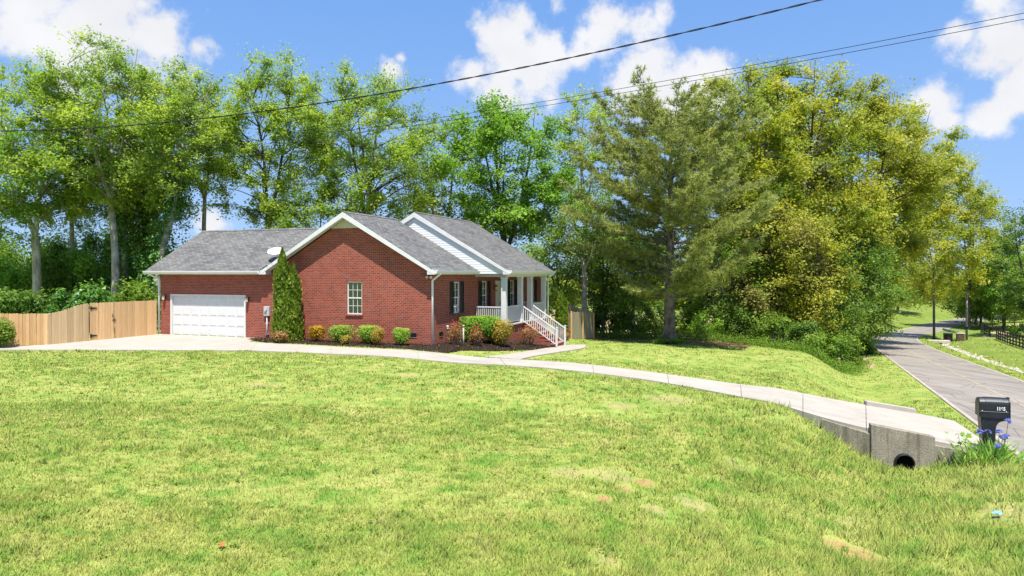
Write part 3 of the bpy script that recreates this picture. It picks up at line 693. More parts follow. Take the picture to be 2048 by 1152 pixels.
# windows, local frame: x right, -y out, z up
def shutter_mesh(wd, ht):
    mb = MB(); t = .055
    mb.box(0, -.03, 0, t, 0, ht); mb.box(wd - t, -.03, 0, wd, 0, ht)
    for z0 in (0, ht * .5 - t * .6, ht - t * 1.3): mb.box(t, -.03, z0, wd - t, 0, z0 + t * 1.3)
    for a, b in ((t * 1.3, ht * .5 - t * .6), (ht * .5 + t * .7, ht - t * 1.3)):
        n = int((b - a) / .045)
        for i in range(n):
            zz = a + i * .045; mb.add([(t, -.004, zz + .03), (wd - t, -.004, zz + .03), (wd - t, -.024, zz + .004), (t, -.024, zz + .004)], [(0, 1, 2, 3)])
        mb.box(t, -.003, a, wd - t, 0, b)
    return mb.mesh('shutter')
def window(x0, x1, z0, z1, side, cols=3, shutters=0):
    wd, ht = x1 - x0, z1 - z0
    loc, rz = ((x0, .07, z0), 0) if side == 'q' else ((-.07, x0, z0), math.pi / 2)
    fr = MB(); f = .055
    fr.box(0, -.02, 0, f, .05, ht); fr.box(wd - f, -.02, 0, wd, .05, ht); fr.box(f, -.02, 0, wd - f, .05, f); fr.box(f, -.02, ht - f, wd - f, .05, ht)
    fr.box(f, -.015, ht / 2 - .03, wd - f, .04, ht / 2 + .03)
    wo = hp('window', fr, M['white'], loc=loc, rotz=rz)
    iw = wd - 2 * f; cw = iw / cols
    for half in range(2):
        a = f if half == 0 else ht / 2 + .03; b = ht / 2 - .03 if half == 0 else ht - f; y = .005 if half else .02
        mn = MB()
        for c in range(1, cols): mn.box(f + c * cw - .011, y - .012, a, f + c * cw + .011, y + .012, b)
        mn.box(f, y - .010, (a + b) / 2 - .011, wd - f, y + .010, (a + b) / 2 + .011)
        put('muntin', mn.mesh('muntin'), M['white'], wo)
        for c in range(cols):
            for r in range(2):
                zz0 = a if r == 0 else (a + b) / 2; zz1 = (a + b) / 2 if r == 0 else b
                pm = MB().quad((f + c * cw + .003, y, zz0 + .003), (f + (c + 1) * cw - .003, y, zz0 + .003), (f + (c + 1) * cw - .003, y, zz1 - .003), (f + c * cw + .003, y, zz1 - .003))
                put('pane', pm.mesh('pane'), M['glass'], wo)
    bl = MB(); zz = f
    while zz < ht - f - .02:
        bl.add([(f, .075, zz), (wd - f, .075, zz), (wd - f, .10, zz + .022), (f, .10, zz + .022)], [(0, 1, 2, 3)]); zz += .05
    put('blind', bl.mesh('blind'), M['blind'], wo, kind='stuff')
    put('room_dark_backing', MB().box(0, .16, 0, wd, .18, ht).box(0, .052, 0, .004, .16, ht).box(wd - .004, .052, 0, wd, .16, ht).mesh('room_dark_backing'), M['dark'], wo)  # near-black backing painted as the darkness of the unlit room
    so = MB().add([(-.06, -.13, -.075), (wd + .06, -.13, -.075), (wd + .06, -.13, -.02), (-.06, -.13, -.02), (-.06, .02, -.075), (wd + .06, .02, -.075), (wd + .06, .02, .0), (-.06, .02, .0)],
                  [(0, 1, 2, 3), (4, 7, 6, 5), (0, 4, 5, 1), (3, 2, 6, 7), (0, 3, 7, 4), (1, 5, 6, 2)])
    put('sill', so.mesh('sill'), M['brick'], wo)
    if shutters:
        me = shutter_mesh(shutters, ht + .06)
        for x in (-shutters - .03, wd + .03): put('shutter', me, M['shutter'], wo, loc=(x, -.075, -.03))
    return wo
window(*GW, 'q', 3)
for i, r in enumerate(FW): window(*r, 'p', 2, .40)
def front_door():
    x0, x1, z0, z1 = FD; wd = x1 - x0; ht = z1 - z0
    f = MB(); t = .09
    f.box(-.02, -.05, 0, t, .05, ht + .02); f.box(wd - t, -.05, 0, wd + .02, .05, ht + .02); f.box(-.06, -.07, ht - .10, wd + .06, .05, ht + .06)
    d = hp('front_door', f, M['white'], loc=(-.07, x0, z0), rotz=math.pi / 2)
    lf = MB().box(t, .0, .01, wd - t, .045, ht - .1)
    leaf = put('door_leaf', lf.mesh('door_leaf', .004), M['beige'], d)
    for a, b in ((.12, .55), (.62, 1.25), (1.32, 1.95)):
        for c0, c1 in ((.17, .44), (.52, .79)): put('door_panel', MB().box(c0, -.012, a, c1, .0, b).mesh('door_panel', .005), M['beige'], d)
    kn = MB().lathe([(0, 0), (.03, 0), (.03, .01), (.012, .02), (.012, .04), (.03, .05), (.028, .075), (0, .08)], 12); me = kn.mesh('handle', 0, True); me.transform(Matrix.Rotation(math.pi / 2, 4, 'X'))
    put('handle', me, M['bronze'], d, loc=(wd - t - .09, 0, .95))
front_door()
def garage_door():
    x0, x1, z0, z1 = GD; wd = x1 - x0; f = MB()
    f.box(0, -.03, 0, .1, .12, z1 - z0); f.box(wd - .1, -.03, 0, wd, .12, z1 - z0); f.box(.1, -.03, z1 - z0 - .09, wd - .1, .12, z1 - z0)
    g = hp('garage_door', f, M['white'], loc=(x0, .005, z0))
    iw = wd - .2; hh = (z1 - z0 - .10) / 4
    for r in range(4):
        sec = put('door_section', MB().box(.1, .085, .01 + r * hh, .1 + iw, .12, .01 + (r + 1) * hh - .006).mesh('door_section', .004), M['white'], g)
        for c in range(8):
            a = .1 + iw * (c + .1) / 8; b = .1 + iw * (c + .9) / 8
            put('raised_panel', MB().add([(a, .084, .06 + r * hh), (b, .084, .06 + r * hh), (b, .084, r * hh + hh - .06), (a, .084, r * hh + hh - .06), (a + .03, .070, .09 + r * hh), (b - .03, .070, .09 + r * hh), (b - .03, .070, r * hh + hh - .09), (a + .03, .070, r * hh + hh - .09)],
                [(4, 5, 6, 7), (0, 1, 5, 4), (1, 2, 6, 5), (2, 3, 7, 6), (3, 0, 4, 7)]).mesh('raised_panel'), M['white'], g)
    put('door_seal', MB().box(.1, .08, .0, wd - .1, .12, .012).mesh('door_seal'), M['black_metal'], g)
garage_door()

# porch
PF = .66; PC = [5.06, 7.5, 9.12, 11.66]; PX = 1.62
hp('porch_base', MB().box(.0, 4.92, -1.5, 1.78, 11.85, PF - .07), M['brick'])
hp('porch_floor', MB().box(.0, 4.86, PF - .07, 1.86, 11.9, PF), M['concrete'], bevel=.01)
hp('porch_ceiling', MB().box(.0, 5.05, SOF - .02, 1.98, 12.3, SOF + .02), M['white_trim'])
hp('porch_beam', MB().box(1.46, 4.98, SOF - .16, 1.80, 12.2, SOF - .021), M['white']); hp('porch_beam', MB().box(.01, 4.98, SOF - .16, 1.45, 5.16, SOF - .021), M['white'])
hp('fascia', MB().box(2.035, 4.64, SOF - .03, 2.063, 12.35, E2 - .05), M['white_trim']); hp('soffit', MB().box(1.99, 4.64, SOF - .02, 2.034, 12.35, SOF + .01), M['white_trim'])
def column_mesh():
    mb = MB(); zt = SOF - .16 - PF; s = .13
    mb.box(-s, -s, .0, s, s, zt); return mb.mesh('porch_column', .008)
cm = column_mesh()
for q in PC:
    c = hp('porch_column', cm, M['white'], loc=(PX, q, PF))
    for nm, z0, z1, s in (('column_base', .0, .12, .155), ('column_cap', SOF - .16 - PF - .10, SOF - .162 - PF, .155)):
        put(nm, MB().box(-s, -s, z0 + .001, s, s, z1).mesh(nm, .006), M['white'], c)
def railing(a, b, n, za=None, zb=None):
    """level or sloping rail from a to b (p, q, z of the walking surface)"""
    a = np.array(a, float); b = np.array(b, float); d = b - a; ln = math.hypot(d[0], d[1]); nx, ny = -d[1] / ln, d[0] / ln
    def bar(z0, z1, wd, name, par):
        V = []
        for P in (a, b):
            for s in (-1, 1):
                for zz in (z0, z1): V.append((P[0] + nx * wd * s, P[1] + ny * wd * s, P[2] + zz))
        return MB().add(V, [(0, 1, 3, 2), (4, 6, 7, 5), (0, 4, 5, 1), (2, 3, 7, 6), (1, 5, 7, 3), (0, 2, 6, 4)])
    r = hp('railing', bar(.87, .93, .04, 'railing', None), M['white'])
    put('bottom_rail', bar(.08, .13, .025, 'b', None).mesh('bottom_rail'), M['white'], r)
    me = MB().box(-.017, -.017, 0, .017, .017, .80).mesh('baluster')
    for i in range(n):
        P = a + d * ((i + .5) / n); put('baluster', me, M['white'], r, loc=(P[0], P[1], P[2] + .10), rotz=math.atan2(d[1], d[0]))
    return r
railing((.02, PC[0], PF), (PX - .13, PC[0], PF), 13)
railing((PX, PC[0] + .13, PF), (PX, PC[1] - .13, PF), 19)
railing((PX, PC[2] + .13, PF), (PX, PC[3] - .13, PF), 20)
railing((.02, PC[3], PF), (PX - .13, PC[3], PF), 13)
def ground_pq(p, q): return gz(*to_world(p, q))
nst = 7; zb = ground_pq(3.7, 8.3) + .05; st0 = 1.86; tread = .30
rise = (PF - zb) / nst
for i in range(nst - 1):
    zt = PF - rise * (i + 1); x0 = st0 + tread * i
    s = hp('step', MB().box(x0 - (.0 if i else .0), 7.42, -1.4, x0 + tread - .001, 9.2, zt - .06), M['brick']); put('tread', MB().box(x0 + .001, 7.40, zt - .058, x0 + tread + .02, 9.22, zt).mesh('tread', .006), M['brick'], s)
xe = st0 + tread * (nst - 1) + .05
for q in (PC[1], PC[2]):
    railing((PX + .14, q, PF - .03), (xe, q, zb + .02), 17)
    gq = ground_pq(xe, q); nw = hp('newel_post', MB().box(-.05, -.05, -.1, .05, .05, 1.06 + (zb - gq)), M['white'], bevel=.006, loc=(xe, q, gq))
    put('post_cap', MB().box(-.062, -.062, 1.06 + zb - gq, .062, .062, 1.09 + zb - gq).mesh('post_cap', .006), M['white'], nw)
# downspouts
def downspout(p, q, ztop, zbot, kick, wd=.05):
    mb = MB(); P = [(p + kick[0], q + kick[1], ztop), (p + kick[0], q + kick[1], ztop - .06), (p + kick[0] * .6, q + kick[1] * .6, ztop - .17), (p, q, ztop - .34), (p, q, ztop - .5), (p, q, zbot)]
    mb.tube(P, [wd] * 6, 8); hp('downspout', mb, M['white_trim'], smooth=True)
downspout(-16.37, -.06, EG - .1, -.0, (-.25, -.44))
downspout(.06, -.02, E1 - .1, .05, (.36, .06))
downspout(1.80, 11.98, E2 - .1, PF - 1.3, (.30, .2))
hp('downspout_shoe', MB().box(.0, -.12, -.08, .13, .06, .05), M['black_metal'])
def vent(loc, rz, wd=.40, ht=.2):
    v = hp('foundation_vent', MB().box(0, -.012, 0, wd, -.002, ht), M['black_metal'], loc=loc, rotz=rz)
    put('vent_frame', MB().box(-.02, -.02, -.02, wd + .02, -.0125, .0).box(-.02, -.02, ht, wd + .02, -.0125, ht + .02).mesh('vent_frame'), M['old_concrete'], v)
vent((-1.17, 0, .36), 0); vent((0, .77, .36), math.pi / 2)
bib = hp('hose_bib_cover', MB().box(0, -.09, 0, .10, 0, .07), M['white_trim'], bevel=.01, loc=(0, 1.55, .75), rotz=math.pi / 2); put('bib_drop', MB().box(.012, -.088, -.09, .042, -.03, .0).mesh('bib_drop'), M['white_trim'], bib)
# meter box with conduit
mtr = hp('meter_box', MB().box(-.16, -.13, 1.18, .17, 0, 1.66), M['grey_metal'], bevel=.012, loc=(-9.22, 0, 0))
put('conduit', MB().tube([(0, -.06, 1.2), (0, -.06, -.05)], .035, 8).mesh('conduit', 0, True), M['grey_metal'], mtr); put('meter_lens', MB().lathe([(0, .0), (.07, .0), (.08, -.06), (0, -.06)], 16).mesh('meter_lens'), M['grey_metal'], mtr, loc=(0, -.14, 1.5)).rotation_euler = (-math.pi / 2, 0, 0)
for zz in (.25, .8): put('conduit_strap', MB().box(-.09, -.07, zz, .09, -.001, zz + .03).mesh('conduit_strap'), M['grey_metal'], mtr)
# wall lanterns
def lantern(loc, rz):
    b = MB().box(-.05, -.02, -.1, .05, 0, .14); L0 = hp('wall_lantern', b, M['bronze'], loc=loc, rotz=rz)
    put('bracket', MB().tube([(0, -.02, .08), (0, -.1, .15), (0, -.15, .12)], .012, 6).mesh('bracket'), M['bronze'], L0)
    put('lamp_cap', MB().lathe([(0, .2), (.015, .17), (.03, .16), (.10, .09), (.10, .08), (0, .08)], 6, (0, -.15, 0)).mesh('lamp_cap'), M['bronze'], L0)
    put('lamp_glass', MB().lathe([(0, .08), (.075, .08), (.06, -.12), (0, -.12)], 6, (0, -.15, 0)).mesh('lamp_glass'), M['lamp_glass'], L0)
    put('lamp_base', MB().lathe([(0, -.12), (.07, -.12), (.06, -.15), (.0, -.17)], 6, (0, -.15, 0)).mesh('lamp_base'), M['bronze'], L0)
lantern((-15.98, 0, 2.02), 0); lantern((-10.42, 0, 1.98), 0); lantern((0, 7.62, 2.50), math.pi / 2); lantern((0, 9.12, 2.50), math.pi / 2)
fl = hp('flood_light', MB().box(-.06, -.08, -.05, .06, .0, .05), M['bronze'], loc=(-.06, -.01, 3.2))
for s in (-1, 1):
    o = put('lamp_head', MB().lathe([(0, 0), (.03, 0), (.07, .13), (.06, .13), (0, .11)], 12).mesh('lamp_head', 0, True), M['lamp_glass'], fl, loc=(s * .05, -.06, -.02)); o.rotation_euler = (1.9, 0, s * .6)
# satellite dish on the garage roof
dz = EG + MS * (.6 + .47)
ds = hp('satellite_dish', MB().box(-.1, -.1, .0, .1, .1, .04).tube([(0, 0, .02), (0, -.02, .2), (0, -.1, .33)], .025, 8), M['grey_metal'], loc=(-9.05, .55, dz - .06))
prof = [(.0, .0), (.15, .012), (.3, .05), (.42, .11)]; rf = MB().lathe(prof + [(.43, .115), (.30, .035), (.15, -.008), (0, -.02)], 28); me = rf.mesh('reflector', 0, True); me.transform(Matrix.Diagonal((1.05, .82, 1, 1)))
o = put('reflector', me, M['dish'], ds, loc=(0, -.12, .36)); o.rotation_euler = (math.radians(32), math.radians(8), 0)
put('feed_arm', MB().tube([(0, -.1, .34), (.0, -.5, .42), (.0, -.55, .58)], .014, 6).mesh('feed_arm'), M['grey_metal'], ds); put('feed_horn', MB().box(-.05, -.6, .56, .05, -.5, .64).mesh('feed_horn', .01), M['grey_metal'], ds)

# ------------------------------------------------------------------ fences
def plank_mesh(wd, ht, dog=True):
    c = .03 if dog else .0
    poly = [(0, 0), (wd, 0), (wd, ht - c), (wd - c, ht), (c, ht), (0, ht - c)] if dog else [(0, 0), (wd, 0), (wd, ht), (0, ht)]
    return MB().prism(poly, 1, -.009, .009).mesh('plank')
def fence_run(root, a, b, top, mat, wd=.14, gap=.006, zoff=.03, jit=.012, rails=True, rng=random.Random(4), back=1):
    """planks from a to b (world xy) on the ground; top(f) gives height above ground"""
    a = np.array(a, float); b = np.array(b, float); d = b - a; ln = math.hypot(*d); n = max(1, int(ln / (wd + gap))); ang = math.atan2(d[1], d[0])
    for i in range(n):
        f = (i + .5) / n; P = a + d * (i / n); g = gz(*(a + d * f)); h = top(f) + rng.uniform(-jit, jit)
        o = put('plank', plank_mesh(wd, h - zoff), mat, root, loc=(P[0] + rng.uniform(-.004, .004), P[1], g + zoff), rotz=ang); o.rotation_euler[1] = rng.uniform(-.006, .006)
    if rails:
        nx, ny = -d[1] / ln * back, d[0] / ln * back
        for fr in (.18, .82):
            z0 = gz(*a) + top(0) * fr; z1 = gz(*b) + top(1) * fr; V = []
            for P, z_ in ((a, z0), (b, z1)):
                for o_ in (.012, .05):
                    for dz_ in (-.045, .045): V.append((P[0] + nx * o_, P[1] + ny * o_, z_ + dz_))
            put('rail', MB().add(V, [(0, 1, 3, 2), (4, 6, 7, 5), (0, 4, 5, 1), (2, 3, 7, 6), (1, 5, 7, 3), (0, 2, 6, 4)]).mesh('rail'), mat, root)
def fence_post(root, x, y, h, mat, s=.05): put('fence_post', MB().box(-s, -s, -.3, s, s, h).mesh('fence_post', .006), mat, root, loc=(x, y, gz(x, y)), rotz=HA)
GC = np.array([-19.02, 37.60]); K1 = np.array([-21.30, 32.15]); fd = K1 - GC
g1 = GC + fd * .44; g2 = GC + fd * .66; HF = 1.86
gate = thing('gate', 'fresh tan double plank gate with black strap hinges beside the garage', 'gate')
for a, b, nm in ((GC + fd * .015, g1 - fd * .003, 0), (g1 + fd * .003, g2, 1)): fence_run(gate, a, b, lambda f: HF + .02, M['wood_new'], zoff=.05, jit=.004, back=-1)
fn = np.array([-fd[1], fd[0]]); fn = fn / np.hypot(*fn)
if fn[0] < 0: fn = -fn
def on_gate(f, z, out=.02): P = GC + fd * f + fn * out; return (P[0], P[1], gz(*P) + z)
ga = math.atan2(fd[1], fd[0])
for zz in (.28, 1.62):
    hg = put('hinge', MB().prism([(-.0, -.10), (-.06, -.10), (-.06, .10), (0, .10), (0, .055), (-.36, .02), (-.36, -.02), (0, -.055)], 1, -.008, .008).mesh('hinge'), M['black_metal'], gate, loc=on_gate(.655, zz), rotz=ga)
    hg = put('hinge', MB().prism([(-.0, -.10), (-.06, -.10), (-.06, .10), (0, .10), (0, .055), (-.36, .02), (-.36, -.02), (0, -.055)], 1, -.008, .008).mesh('hinge'), M['black_metal'], gate, loc=on_gate(.03, zz, -.02), rotz=ga + math.pi)
put('latch', MB().box(-.1, -.012, -.015, .1, .012, .015).box(-.015, -.03, -.06, .015, .012, .12).mesh('latch', .003), M['black_metal'], gate, loc=on_gate(.44, .98, .025), rotz=ga)
put('drop_rod', MB().tube([(0, 0, .05), (0, 0, .62)], .009, 6).mesh('drop_rod'), M['black_metal'], gate, loc=on_gate(.435, 0, .03)); put('handle', MB().tube([(0, 0, 1.1), (.03, 0, 1.15), (.03, 0, 1.25), (0, 0, 1.3)], .01, 6).mesh('handle'), M['black_metal'], gate, loc=on_gate(.45, 0, .025), rotz=ga)
pan = thing('wood_fence', 'weathered tan plank fence panel whose top curves down from the gate', 'fence')
K0 = g2 + fd * .01
fence_run(pan, K0, K1, lambda f: HF + .01 - .37 * float(ss((f - .02) / .95)) ** .9, M['wood_mid'], jit=.003, back=-1); fence_post(pan, *(K0 - fn * .07), 1.8, M['wood_mid']); fence_post(pan, *(K1 - fn * .07), 1.45, M['wood_mid'])
K2 = np.array([-25.6, 31.55])
low = thing('wood_fence', 'low orange tan plank fence running behind the round bush', 'fence')
fence_run(low, K1 + np.array([-.06, 0]), K2, lambda f: 1.49, M['wood_tan'], back=-1); fence_post(low, *(K2 + np.array([0, .1])), 1.45, M['wood_tan'])
bf = thing('wood_fence', 'grey weathered plank fence section beyond the porch steps', 'fence')
B0 = np.array([3.72, 44.5]); B1 = np.array([5.5, 47.6]); B2 = np.array([3.2, 48.4]); B3 = np.array([3.05, 45.6])
fence_run(bf, B0, B1, lambda f: 1.72 + .14 * f, M['wood_grey'], jit=.03); fence_run(bf, B1, B2, lambda f: 1.82, M['wood_grey'], jit=.02, back=-1)
fence_run(bf, B3, B0, lambda f: 1.6, M['wood_grey'], jit=.03)
for P in (B0, B1, (B0 + B1) / 2): fence_post(bf, P[0] + .05, P[1] - .06, 1.8, M['wood_tan'], .045)

def board_fence(pts, label, h=1.25, n=4):
    root = thing('rail_fence', label, 'fence')
    for (x0, y0), (x1, y1) in zip(pts[:-1], pts[1:]):
        ln = math.hypot(x1 - x0, y1 - y0); k = max(1, round(ln / 2.6))
        for i in range(k):
            a = np.array([x0 + (x1 - x0) * i / k, y0 + (y1 - y0) * i / k]); b = np.array([x0 + (x1 - x0) * (i + 1) / k, y0 + (y1 - y0) * (i + 1) / k])
            ang = math.atan2(b[1] - a[1], b[0] - a[0]); nrm_ = np.array([-math.sin(ang), math.cos(ang)])
            put('fence_post', MB().box(-.07, -.07, -.2, .07, .07, h + .08).mesh('fence_post'), M['wood_dark'], root, loc=(a[0], a[1], gz(*a)), rotz=ang)
            for j in range(n):
                z_ = .2 + (h - .25) * j / (n - 1); V = []
                for P in (a, b):
                    for o_ in (.075, .10):
                        for dz_ in (-.07, .07): V.append((P[0] - nrm_[0] * o_, P[1] - nrm_[1] * o_, gz(*P) + z_ + dz_))
                put('rail', MB().add(V, [(0, 1, 3, 2), (4, 6, 7, 5), (0, 4, 5, 1), (2, 3, 7, 6), (1, 5, 7, 3), (0, 2, 6, 4)]).mesh('rail'), M['wood_dark'], root)
    put('fence_post', MB().box(-.07, -.07, -.2, .07, .07, h + .08).mesh('fence_post'), M['wood_dark'], root, loc=(*pts[-1], gz(*pts[-1])))
board_fence([(67.5, 97.5), (60.5, 85.5), (53.3, 72.5), (50, 66)], 'dark four board fence along the mown field beside the utility pole', 1.35)
board_fence([(76, 113), (71, 104)], 'short run of dark board fence beside the tan paddock', 1.45)
board_fence([(76.4, 114), (84, 117), (94, 119)], 'dark board fence closing the far side of the tan paddock', 1.45, 3)

# ------------------------------------------------------------------ culvert, mailbox, roadside
def culvert():
    a = np.array([8.62, 19.52]); b = np.array([9.50, 18.58]); c = np.array([10.97, 18.20]); d = np.array([11.75, 17.98])
    root = thing('culvert_headwall', 'old concrete culvert headwall under the near edge of the driveway', 'headwall')
    def wall(p0, p1, t0, t1, bot0, bot1, th, name):
        dd = p1 - p0; n_ = np.array([-dd[1], dd[0]]); n_ = n_ / np.hypot(*n_)
        if n_[1] < 0: n_ = -n_
        V = [(*p0, bot0), (*p1, bot1), (*p1, t1), (*p0, t0)]; V += [(x + n_[0] * th, y + n_[1] * th, z_) for x, y, z_ in V]
        put(name, MB().add(V, [(0, 1, 2, 3), (4, 7, 6, 5), (0, 4, 5, 1), (3, 2, 6, 7), (0, 3, 7, 4), (1, 5, 6, 2)]).mesh(name, .012), M['old_concrete'], root)
    zd = lambda P: float(drivez(np.array([P[0]]), np.array([P[1]]))[0])
    wall(a, b, zd(a) - .0, zd(b) - .06, -1.8, -2.2, .2, 'wing_wall')
    wall(b + np.array([0, -.06]), c + np.array([0, -.06]), zd(b) + .20, zd(c) + .17, -2.4, -2.4, .26, 'head_wall')
    wall(c, d, zd(c) - .05, zd(d) - .05, -2.4, -2.1, .2, 'wing_wall')
    P = b + (c - b) * .52 + np.array([-.01, -.10]); ang = math.atan2(c[1] - b[1], c[0] - b[0])
    pipe = MB().lathe([(.205, 0), (.24, 0), (.24, .12), (.225, .13), (.205, .12), (.205, -.0)], 32); me = pipe.mesh('culvert_pipe', 0, True); me.transform(Matrix.Rotation(math.pi / 2, 4, 'X'))
    pz = -1.62; po = put('culvert_pipe', me, M['black_metal'], root, loc=(P[0], P[1] + .035, pz), rotz=ang)
    dk = MB().lathe([(0, .03), (.21, .03)], 32).mesh('bore_dark_disc'); dk.transform(Matrix.Rotation(math.pi / 2, 4, 'X')); put('bore_dark_disc', dk, M['dark'], po)  # flat black disc paints the shade inside the pipe, no real hole
    k = thing('concrete_kerb', 'pale concrete kerb along the far edge of the driveway bridge', 'kerb')
    a = np.array([11.72, 23.12]); b = np.array([13.30, 23.02]); V = []
    for P, z_ in ((a, zd(a)), (b, zd(b))):
        for o_ in (0, .22):
            for dz_ in (-.9, .20): V.append((P[0], P[1] + o_, z_ + dz_))
    put('kerb_block', MB().add(V, [(0, 1, 3, 2), (4, 6, 7, 5), (0, 4, 5, 1), (2, 3, 7, 6), (1, 5, 7, 3), (0, 2, 6, 4)]).mesh('kerb_block', .02), M['concrete'], k)
culvert()
def mailbox():
    x, y = 12.36, 18.2; g = gz(x, y); ang = math.atan2(-.30, .95)
    r = thing('mailbox', 'black moulded plastic mailbox on a matching post by the road', 'mailbox', (x, y, g), ang); r.scale = (.86, .9, 1.06)
    arch = []
    wd, hb = .20, .16
    body = MB(); prof = [(-wd, 1.04), (wd, 1.04), (wd, 1.36)] + [(wd * math.cos(t), 1.36 + .155 * math.sin(t)) for t in np.linspace(.12, math.pi - .12, 11)] + [(-wd, 1.36)]
    V = []; n = len(prof)
    xs = [(-.27, .90, .0), (-.25, .97, 0), (-.10, 1, 0), (-.098, 1.02, 0), (.36, 1.02, 0), (.362, 1, 0), (.50, 1, 0)]
    for X_, s_, _ in xs: V += [(X_, c * s_, 1.25 + (z_ - 1.25) * s_) for c, z_ in prof]
    Fs = [tuple(range(n))[::-1], tuple(range((len(xs) - 1) * n, len(xs) * n))] + [(i * n + j, i * n + (j + 1) % n, (i + 1) * n + (j + 1) % n, (i + 1) * n + j) for i in range(len(xs) - 1) for j in range(n)]
    body.add(V, Fs); put('box_body', body.mesh('box_body', .004), M['plastic'], r)
    door = MB().prism([(c * 1.05, 1.25 + (z_ - 1.25) * 1.05 + .005) for c, z_ in prof], 0, .503, .535); dr = put('door', door.mesh('door', .006), M['plastic'], r)
    put('door_handle', MB().box(.536, -.04, 1.50, .575, .04, 1.53).mesh('door_handle', .005), M['plastic'], dr)
    post = [(-.14, -.25), (.14, -.25), (.16, .45), (.18, .80), (.21, .88), (.27, .935), (.36, .96), (.46, .965), (.47, 1.18), (-.235, 1.18), (-.21, .9), (-.17, .5)]
    put('post', MB().prism(post, 1, -.165, .165).mesh('post', .02), M['plastic'], r)
    put('seam_band', MB().box(-.262, -.212, 1.172, .485, .212, 1.19).mesh('seam_band', .004), M['plastic'], r)
    put('flag', MB().box(.44, .213, 1.22, .485, .22, 1.45).mesh('flag'), M['plastic'], r)
    for X_ in (-.2, .42): put('bolt', MB().lathe([(0, .012), (.012, .008), (.012, 0)], 8).mesh('bolt'), M['num'], r, loc=(X_, -.213, 1.205)).rotation_euler = (math.pi / 2, 0, 0)
    put('latch_plate', MB().box(.537, -.16, 1.28, .55, -.12, 1.42).mesh('latch_plate', .003), M['grey_metal'], dr)
    tx = bpy.data.curves.new('house_number', 'FONT'); tx.body = '1165'; tx.size = .115; tx.extrude = .002; tx.offset = .004; tx.materials.append(M['num'])
    to = bpy.data.objects.new('tmp_text', tx); COL.objects.link(to); bpy.context.view_layer.update(); nm_ = bpy.data.meshes.new_from_object(to.evaluated_get(bpy.context.evaluated_depsgraph_get())); bpy.data.objects.remove(to)
    o = put('house_number', nm_, M['num'], r); o.location = (.17, -.2085, 1.23); o.rotation_euler = (math.pi / 2, 0, 0)
mailbox()
def pole():
    x, y = 61.25, 94.3; g = gz(x, y)
    r = thing('utility_pole', 'slim grey wooden utility pole standing in the mown field', 'pole', (x, y, g))
    put('pole_shaft', MB().tube([(0, 0, -.3), (0, 0, 3), (.02, 0, 6.6)], [.16, .145, .115], 10).mesh('pole_shaft', 0, True), M['pole'], r)
    put('pole_band', MB().lathe([(.152, 1.5), (.165, 1.5), (.165, 1.75), (.152, 1.75)], 12).mesh('pole_band'), M['black_metal'], r)
    put('pole_bracket', MB().box(-.18, -.1, 6.2, .18, -.08, 6.3).mesh('pole_bracket'), M['grey_metal'], r)
pole()
def pillar(x, y, w_, d_, h, label):
    g = gz(x, y); r = thing('roadside_pillar', label, 'pillar', (x, y, g), -.4)
    put('pillar_shaft', MB().box(-w_, -d_, -.2, w_, d_, h).mesh('pillar_shaft', .03), M['post_brown'], r); put('pillar_cap', MB().box(-w_ - .04, -d_ - .04, h, w_ + .04, d_ + .04, h + .1).mesh('pillar_cap', .02), M['stone'], r)
pillar(60.1, 96.5, .5, .4, 1.05, 'brown masonry roadside pillar with a leaning slab on its cap'); pillar(58.6, 91.5, .42, .4, .95, 'brown masonry roadside pillar next to the utility pole')
sl = thing('leaning_slab', 'pale stone slab leaning across the roadside pillars', 'slab', (0, 0, 0))
put('slab', MB().tube([(59.9, 97.2, gz(59.9, 97.2) + 1.75), (59.8, 96.0, gz(59.8, 96) + 1.5), (58.9, 91.8, gz(58.9, 91.8) + 1.08)], [.16, .18, .14], 5).mesh('slab'), M['stone'], sl)
sc_ = thing('stone_culvert', 'low grey stone culvert end across the road', 'culvert', (55.2, 90.6, gz(55.2, 90.6)), -.35)
put('stone_wall', MB().box(-1.3, -.35, -.6, 1.3, .35, .42).mesh('stone_wall', .08), M['stone'], sc_); put('mouth_dark_plate', MB().box(-.25, -.37, -.3, .35, -.352, .08).mesh('mouth_dark_plate'), M['dark'], sc_)  # near-black plate on the wall face paints the shade of an opening
def rocks():
    V = []; Fs = []; n = 0; rr = np.random.default_rng(9)
    t = bmesh.new(); bmesh.ops.create_icosphere(t, subdivisions=1, radius=1); base = np.array([v.co[:] for v in t.verts]); bf_ = np.array([[v.index for v in f.verts] for f in t.faces]); t.free()
    line = road_line(-5.6, 22, 88, .1)
    for i in range(620):
        c = line[rr.integers(len(line))]; s = rr.uniform(.05, .19); off = rr.normal(0, .28)
        p_ = c + np.array([.91, -.41]) * off; V.append(base * (1 + rr.uniform(-.3, .3, (12, 1))) * np.array([s, s * rr.uniform(.7, 1.3), s * .6]) + np.array([p_[0], p_[1], gz(*p_) + s * .2])); Fs.append(bf_ + n); n += 12
    tag(put('ditch_rocks', np_mesh('ditch_rocks', np.concatenate(V), [np.concatenate(Fs)]), M['stone'], kind='stuff'), 'band of pale loose rocks lining the ditch across the road', 'rocks')
rocks()
